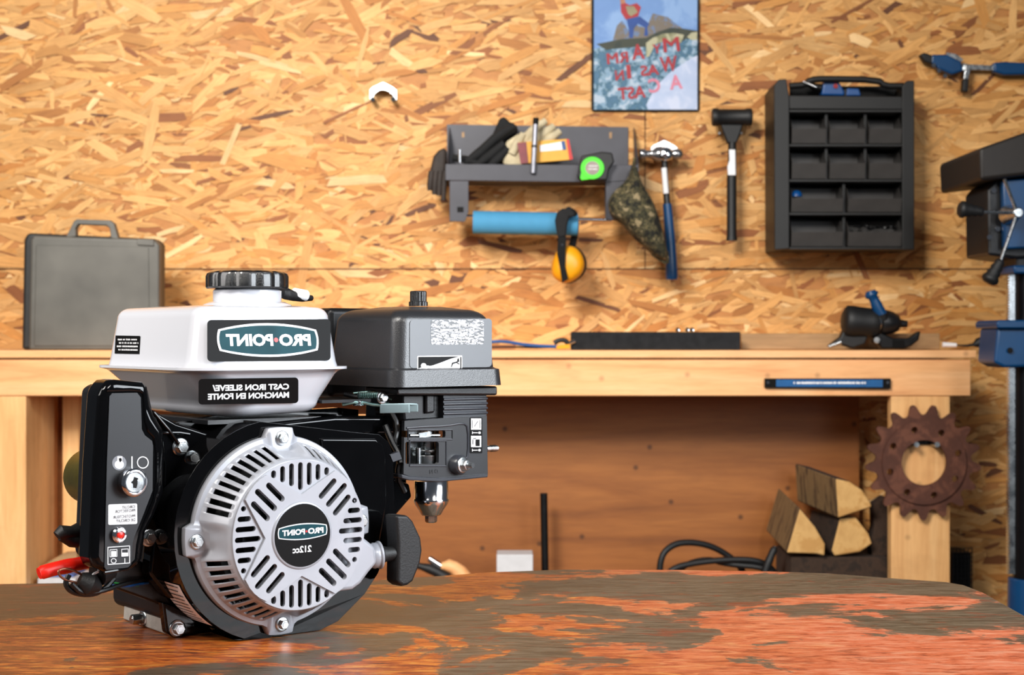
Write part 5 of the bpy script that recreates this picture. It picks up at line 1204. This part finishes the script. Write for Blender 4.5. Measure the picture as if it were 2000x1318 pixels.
# --- rusty sprocket on the bench leg
sc = P(1804, 903, BY-0.02)
sp_ = thing('sprocket', 'large rusty toothed sprocket hung on the bench leg', 'sprocket', (sc.x, BY-0.01, P(0, 1018, BY-.02).z))
k = (BY-0.02)/FPX; NT = 17; out = []
for i in range(NT):
    a0 = 2*PI*i/NT+0.277
    for da, r in ((-0.5, 93), (-0.40, 93.5), (-0.30, 97), (-0.20, 105), (-0.12, 111), (-0.05, 113), (0.05, 113), (0.12, 111), (0.20, 105), (0.30, 97), (0.40, 93.5)):
        a = a0+da*2*PI/NT; out.append((sc.x+r*k*math.cos(a), sc.z+r*k*math.sin(a)))
SY0 = BY-0.020
def holed(bm, outer, cx, cz, ri, y0, y1):
    n = len(outer)
    I = [(cx+ri*math.cos(math.atan2(z-cz, x-cx)), cz+ri*math.sin(math.atan2(z-cz, x-cx))) for x, z in outer]
    V = [[bm.verts.new((x, y, z)) for x, z in L] for L, y in ((outer, y0), (I, y0), (I, y1), (outer, y1))]
    for i in range(n):
        j = (i+1) % n
        for a, b in ((0, 1), (1, 2), (2, 3), (3, 0)): bm.faces.new((V[a][i], V[a][j], V[b][j], V[b][i]))
bm = NB(); holed(bm, out, sc.x, sc.z, 45*k, SY0, SY0+0.010); spo = obj('toothed_plate', bm, 'rust', sp_)
circ = [(sc.x+84*k*0.985*math.cos(2*PI*i/72), sc.z+83*k*math.sin(2*PI*i/72)) for i in range(72)]
circ = [(sc.x+82*k*math.cos(2*PI*i/72), sc.z+82*k*math.sin(2*PI*i/72)) for i in range(72)]
bm = NB(); holed(bm, circ, sc.x, sc.z, 44*k, SY0-0.007, SY0-0.0002); hb_ = obj('hub_flange', bm, 'rust', sp_)
cb = NB()
for i in range(8):
    a = 2*PI*i/8+0.28; hx, hz = 69*k*math.cos(a), 66*k*math.sin(a)
    cyl(cb, (sc.x+hx-sp_.location.x, SY0-0.02-sp_.location.y, sc.z+hz-sp_.location.z), (sc.x+hx-sp_.location.x, SY0+0.03-sp_.location.y, sc.z+hz-sp_.location.z), 6.5*k, None, 20)
cb2 = cb.copy(); cut(spo, cb); cut(hb_, cb2)
for o_ in (hb_,):
    md = o_.modifiers.new('bevel', 'BEVEL'); md.width = 0.0015; md.segments = 2; md.limit_method = 'ANGLE'
hk = thing('peg_hook', 'pair of dark steel pegs carrying the rusty sprocket', 'hook', (sc.x, BY-0.005, sc.z+38*k))
for x in (-18, 22):
    bm = NB(); cyl(bm, (sc.x+x*k, BY-0.0002, sc.z+36*k), (sc.x+x*k, BY-0.040, sc.z+36*k), 0.0062, None, 14); obj('peg', bm, 'zinc', hk)
bm = NB(); box(bm, sc.x-26*k, sc.x+30*k, BY-0.004, BY-0.0002, sc.z+34*k, sc.z+42*k); obj('peg_plate', bm, 'darkmetal', hk)

# ------------------------------------------------------------------ under the workbench
SHZ = 0.3054
def log(label, end, shift, Y=3.64, mats=('logside', 'logend', 'bark'), bark=()):
    t = thing('firewood_log', label, 'firewood', P(end[0][0], end[0][1], Y+0.1), group='split firewood logs under the bench')
    A = [P(x, y, Y) for x, y in end]; B = [p+Vector(shift) for p in A]
    cA = sum(A, Vector())/len(A); bm = NB(); fs = loft(bm, [A, B], mi=0); fs[-2].material_index = 1; fs[-1].material_index = 1
    for b in bark: fs[b].material_index = 2
    obj('wood', bm, list(mats), t, bevel=0.004, seg=2)
    return t
log('split log on top of the firewood pile', [(1632, 934), (1660, 940), (1684, 956), (1700, 980), (1704, 990), (1637, 1012)], (-0.060, 0.20, 0.019), 3.62, bark=(0, 1, 2, 3))
log('left split log leaning in the firewood pile', [(1562, 992), (1592, 1028), (1612, 1062), (1611, 1086), (1596, 1082), (1536, 1080)], (-0.018, 0.19, 0.030), 3.63, bark=(0, 1, 2))
log('lower right split log under the top log', [(1640, 1012), (1672, 1010), (1697, 1042), (1704, 1062), (1680, 1078), (1630, 1086), (1624, 1075)], (-0.03, 0.19, 0.0), 3.645, bark=(5, 6))
# dark timber offcuts the logs rest on
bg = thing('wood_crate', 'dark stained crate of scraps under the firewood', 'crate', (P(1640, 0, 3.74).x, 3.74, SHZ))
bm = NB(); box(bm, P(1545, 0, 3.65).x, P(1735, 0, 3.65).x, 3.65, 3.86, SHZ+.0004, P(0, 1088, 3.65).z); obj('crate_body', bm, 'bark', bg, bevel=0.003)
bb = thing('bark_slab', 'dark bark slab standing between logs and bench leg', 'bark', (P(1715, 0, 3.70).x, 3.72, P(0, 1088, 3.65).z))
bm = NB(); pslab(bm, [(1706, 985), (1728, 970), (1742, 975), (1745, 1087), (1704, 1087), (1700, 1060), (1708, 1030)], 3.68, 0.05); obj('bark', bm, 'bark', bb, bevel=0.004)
# black cable coil
co = thing('cable_coil', 'thick black cable coiled on the shelf under the bench', 'cable', (P(1400, 0, 3.72).x, 3.72, SHZ))
def loopc(pts, r): bm = NB(); ptube(bm, pts, r, 12, smoothn=2); obj('cable_turn', bm, 'rubber', co)
loopc([(1300, 1153, 3.70), (1288, 1135, 3.70), (1290, 1085, 3.70), (1315, 1062, 3.71), (1350, 1058, 3.72), (1390, 1066, 3.73), (1425, 1086, 3.74), (1450, 1110, 3.74), (1455, 1140, 3.73), (1440, 1149, 3.73)], 0.0078)
loopc([(1292, 1140, 3.68), (1310, 1110, 3.68), (1360, 1098, 3.69), (1430, 1092, 3.69), (1480, 1094, 3.69), (1510, 1110, 3.70), (1522, 1140, 3.70), (1500, 1153, 3.70)], 0.0075)
loopc([(1300, 1150, 3.72), (1330, 1105, 3.72), (1380, 1090, 3.71), (1420, 1102, 3.70), (1500, 1108, 3.68), (1528, 1138, 3.68), (1500, 1155, 3.68)], 0.0072)
loopc([(1490, 1130, 3.66), (1500, 1100, 3.66), (1508, 1080, 3.665), (1514, 1068, 3.67)], [0.009, 0.010, 0.009, 0.006])
# steel tube standing upright
bm = NB(); a = P(1062, 963, 3.80); cyl(bm, (a.x+0.004, 3.80, SHZ+.0005), (a.x, 3.80, a.z), 0.0092, None, 24); cyl(bm, (a.x, 3.80, a.z-0.0002), (a.x, 3.80, a.z+0.0002), 0.0065, None, 20); obj('steel_tube', bm, 'darkmetal', label='dark steel tube standing upright under the bench', cat='tube')
# white box
bm = NB(); a = P(970, 1083, 3.68); b = P(1041, 1083, 3.68); box(bm, a.x, b.x, 3.68, 3.76, SHZ+.0005, a.z); wbx = obj('cardboard_box', bm, 'whitebox', label='small plain white box under the bench near the tube', cat='box', bevel=0.002)
# paint brush like tool
fl = thing('torch_nozzle', 'metal tipped tool with a pale wooden grip under the bench', 'tool', (P(860, 0, 3.70).x, 3.70, SHZ))
bm = NB(); ptube(bm, [(838, 1090, 3.69), (848, 1097, 3.69), (862, 1106, 3.69)], [0.008, 0.0085, 0.0095], 18, smoothn=0); obj('tip', bm, 'chrome', fl)
bm = NB(); ptube(bm, [(862, 1106, 3.69), (880, 1104, 3.69), (905, 1122, 3.69), (918, 1153, 3.69)], [0.010, 0.016, 0.018, 0.016], 18, smoothn=1); obj('wooden_grip', bm, 'pine', fl)
bm = NB(); ptube(bm, [(815, 1104, 3.68), (845, 1112, 3.68), (875, 1130, 3.68)], [0.008, 0.012, 0.014], 14); obj('dark_strap', bm, 'rubber', fl)
# papers and scraps at the far left
pp = thing('paper_stack', 'stack of white and blue papers on the shelf behind the engine', 'papers', (P(95, 0, 3.72).x, 3.72, SHZ))
a = P(76, 1128, 3.68); b = P(150, 1128, 3.68)
bm = NB(); box(bm, a.x, b.x, 3.67, 3.80, SHZ+.0004, a.z); obj('papers', bm, 'whitebox', pp, bevel=0.001)
bm = NB(); box(bm, a.x+.02, b.x-.01, 3.69, 3.79, a.z+.0003, a.z+.006); obj('folder', bm, simple('blue_card', (70, 92, 150), 0.6), pp)
bm = NB(); A = [P(84, 1103, 3.74), P(125, 1080, 3.74), P(150, 1078, 3.74), P(152, 1124, 3.74), P(84, 1124, 3.74)]; prism(bm, A, [p+Vector((0, .03, 0)) for p in A]); obj('timber_wedge', bm, 'plank', label='short timber wedge lying on the papers under the bench', cat='timber', bevel=0.002)
# dark mesh basket beside the leg
mb = thing('mesh_basket', 'dark mesh basket on the floor right of the bench leg', 'basket', (P(1878, 0, 3.8).x, 3.8, 0))
def mesh_(bm):
    x0_, x1_ = P(1860, 0, 3.75).x, P(1898, 0, 3.75).x; zt_ = P(0, 1072, 3.75).z
    for i in range(6): x = x0_+(x1_-x0_)*i/5; box(bm, x, x+.002, 3.75, 3.752, 0.0005, zt_)
    for i in range(40): z = zt_*i/39; box(bm, x0_, x1_+.002, 3.7485, 3.7498, z+.0006, z+.0026)
    box(bm, x0_, x1_, 3.756, 3.86, 0.0005, zt_-.01)
pobj('mesh_body', mesh_, 'darkmetal', mb)

# ------------------------------------------------------------------ floor standing drill press at the right edge
DYc = 3.30; cx_ = P(2012, 0, DYc).x
dp = thing('drill_press', 'blue and black floor drill press at the right edge', 'drill press', (cx_, DYc, 0))
bm = NB(); cyl(bm, (cx_, DYc, 0.045), (cx_, DYc, P(0, 300, DYc).z), 0.036, None, 40); obj('column', bm, simple('dark_column_steel', (34, 34, 38), 0.3, 0.8), dp)
bm = NB(); box(bm, cx_-0.17, cx_+0.17, DYc-0.30, DYc+0.10, 0.0, 0.045); obj('base', bm, 'bluem', dp, bevel=0.01, seg=3)
bm = NB(); cyl(bm, (cx_, DYc, 0.0455), (cx_, DYc, P(0, 1128, DYc).z), 0.052, 0.046, 36); obj('column_foot', bm, 'bluem', dp, bevel=0.003)
def rackb(bm):
    x = cx_-0.0425; z = P(0, 1120, DYc).z; z1 = P(0, 532, DYc).z
    box(bm, x-.004, x+.008, DYc-.008, DYc+.008, z, z1)
    n = int((z1-z)/0.006)
    for i in range(n): box(bm, x-.007, x-.0041, DYc-.008, DYc+.008, z+.006*i, z+.006*i+.003)
pobj('gear_rack', rackb, 'zinc', dp)
tz0, tz1 = P(0, 718, DYc).z, P(0, 628, DYc).z
bm = NB(); pslab(bm, [(1948, 640), (2080, 640), (2080, 714), (1962, 718), (1942, 708)], DYc-0.06, 0.12); obj('table_bracket', bm, 'bluem', dp, bevel=0.006, seg=3)
bm = NB(); pslab(bm, [(1946, 630), (1952, 625), (2090, 625), (2090, 641), (1948, 641)], DYc-0.075, 0.15); obj('table_collar', bm, 'bluem', dp, bevel=0.003)
bm = NB(); cyl(bm, P(1973, 684, DYc-.061), P(1973, 684, DYc-.066), 0.006, None, 16); obj('clamp_bolt', bm, 'ink', dp)
bm = NB(); cyl(bm, (cx_+.02, DYc-0.23, tz1), (cx_+.02, DYc-0.23, tz1+.02), 0.13, None, 48); bm.free()
# head: body, belt cover, feed hub with three spokes
bm = NB(); pslab(bm, [(1928, 370), (1944, 352), (2110, 340), (2110, 500), (1985, 505), (1930, 498)], DYc-0.05, 0.16); obj('head_casting', bm, 'satin', dp, bevel=0.006, seg=3)
bm = NB(); pslab(bm, [(1958, 352), (2110, 340), (2110, 480), (1962, 486)], DYc-0.075, 0.02); obj('head_front', bm, 'bluem', dp, bevel=0.004)
bm = NB(); pslab(bm, [(1912, 292), (1918, 288), (2110, 220), (2110, 330), (1915, 352)], DYc-0.10, 0.30); obj('belt_cover', bm, simple('brown_black_cover', (30, 24, 20), 0.55), dp, bevel=0.008, seg=3)
bm = NB(); pslab(bm, [(1985, 450), (2110, 450), (2110, 532), (1985, 532)], DYc-0.04, 0.1); obj('neck_collar', bm, 'satin', dp, bevel=0.004)
bm = NB(); pslab(bm, [(1980, 518), (2110, 518), (2110, 534), (1980, 534)], DYc-0.06, 0.12); obj('depth_collar', bm, 'bluem', dp, bevel=0.004)
hbp = P(1990, 415, DYc-0.14)
bm = NB(); cyl(bm, hbp, hbp+Vector((0, 0.065, 0)), 0.010, 0.022, 32); obj('feed_hub', bm, 'zinc', dp, bevel=0.002)
for (x, y, kx, ky, k2x, k2y) in ((1920, 414, 1872, 408, 1916, 414), (1955, 508, 1930, 552, 1948, 512), (1962, 350, 1948, 325, 1958, 345)):
    h = thing('x', None, None) if False else None
    e = P(x, y, DYc-0.15)
    bm = NB(); cyl(bm, hbp+Vector((0, .01, 0)), e, 0.0035, None, 12); spk = obj('feed_spoke', bm, 'zinc', dp)
    if ky > 330:
        d_ = (P(kx, ky, DYc-.15)-e); L = d_.length
        bm = NB(); lathe(bm, [(0.007, 0), (0.0105, L*.1), (0.0095, L*.2), (0.0125, L*.32), (0.0115, L*.45), (0.0145, L*.55), (0.0135, L*.66), (0.0175, L*.78), (0.0175, L*.9), (0.012, L), (0.001, L*1.01)], e, d_, 28); obj('knob', bm, 'rubber', spk, smooth=60)
for px, py in ((1941, 372), (1949, 447), (1933, 463)):
    bm = NB(); cyl(bm, P(px, py, DYc-.051), P(px, py, DYc-.056), 0.0055, None, 14); obj('head_bolt', bm, 'chrome', dp)
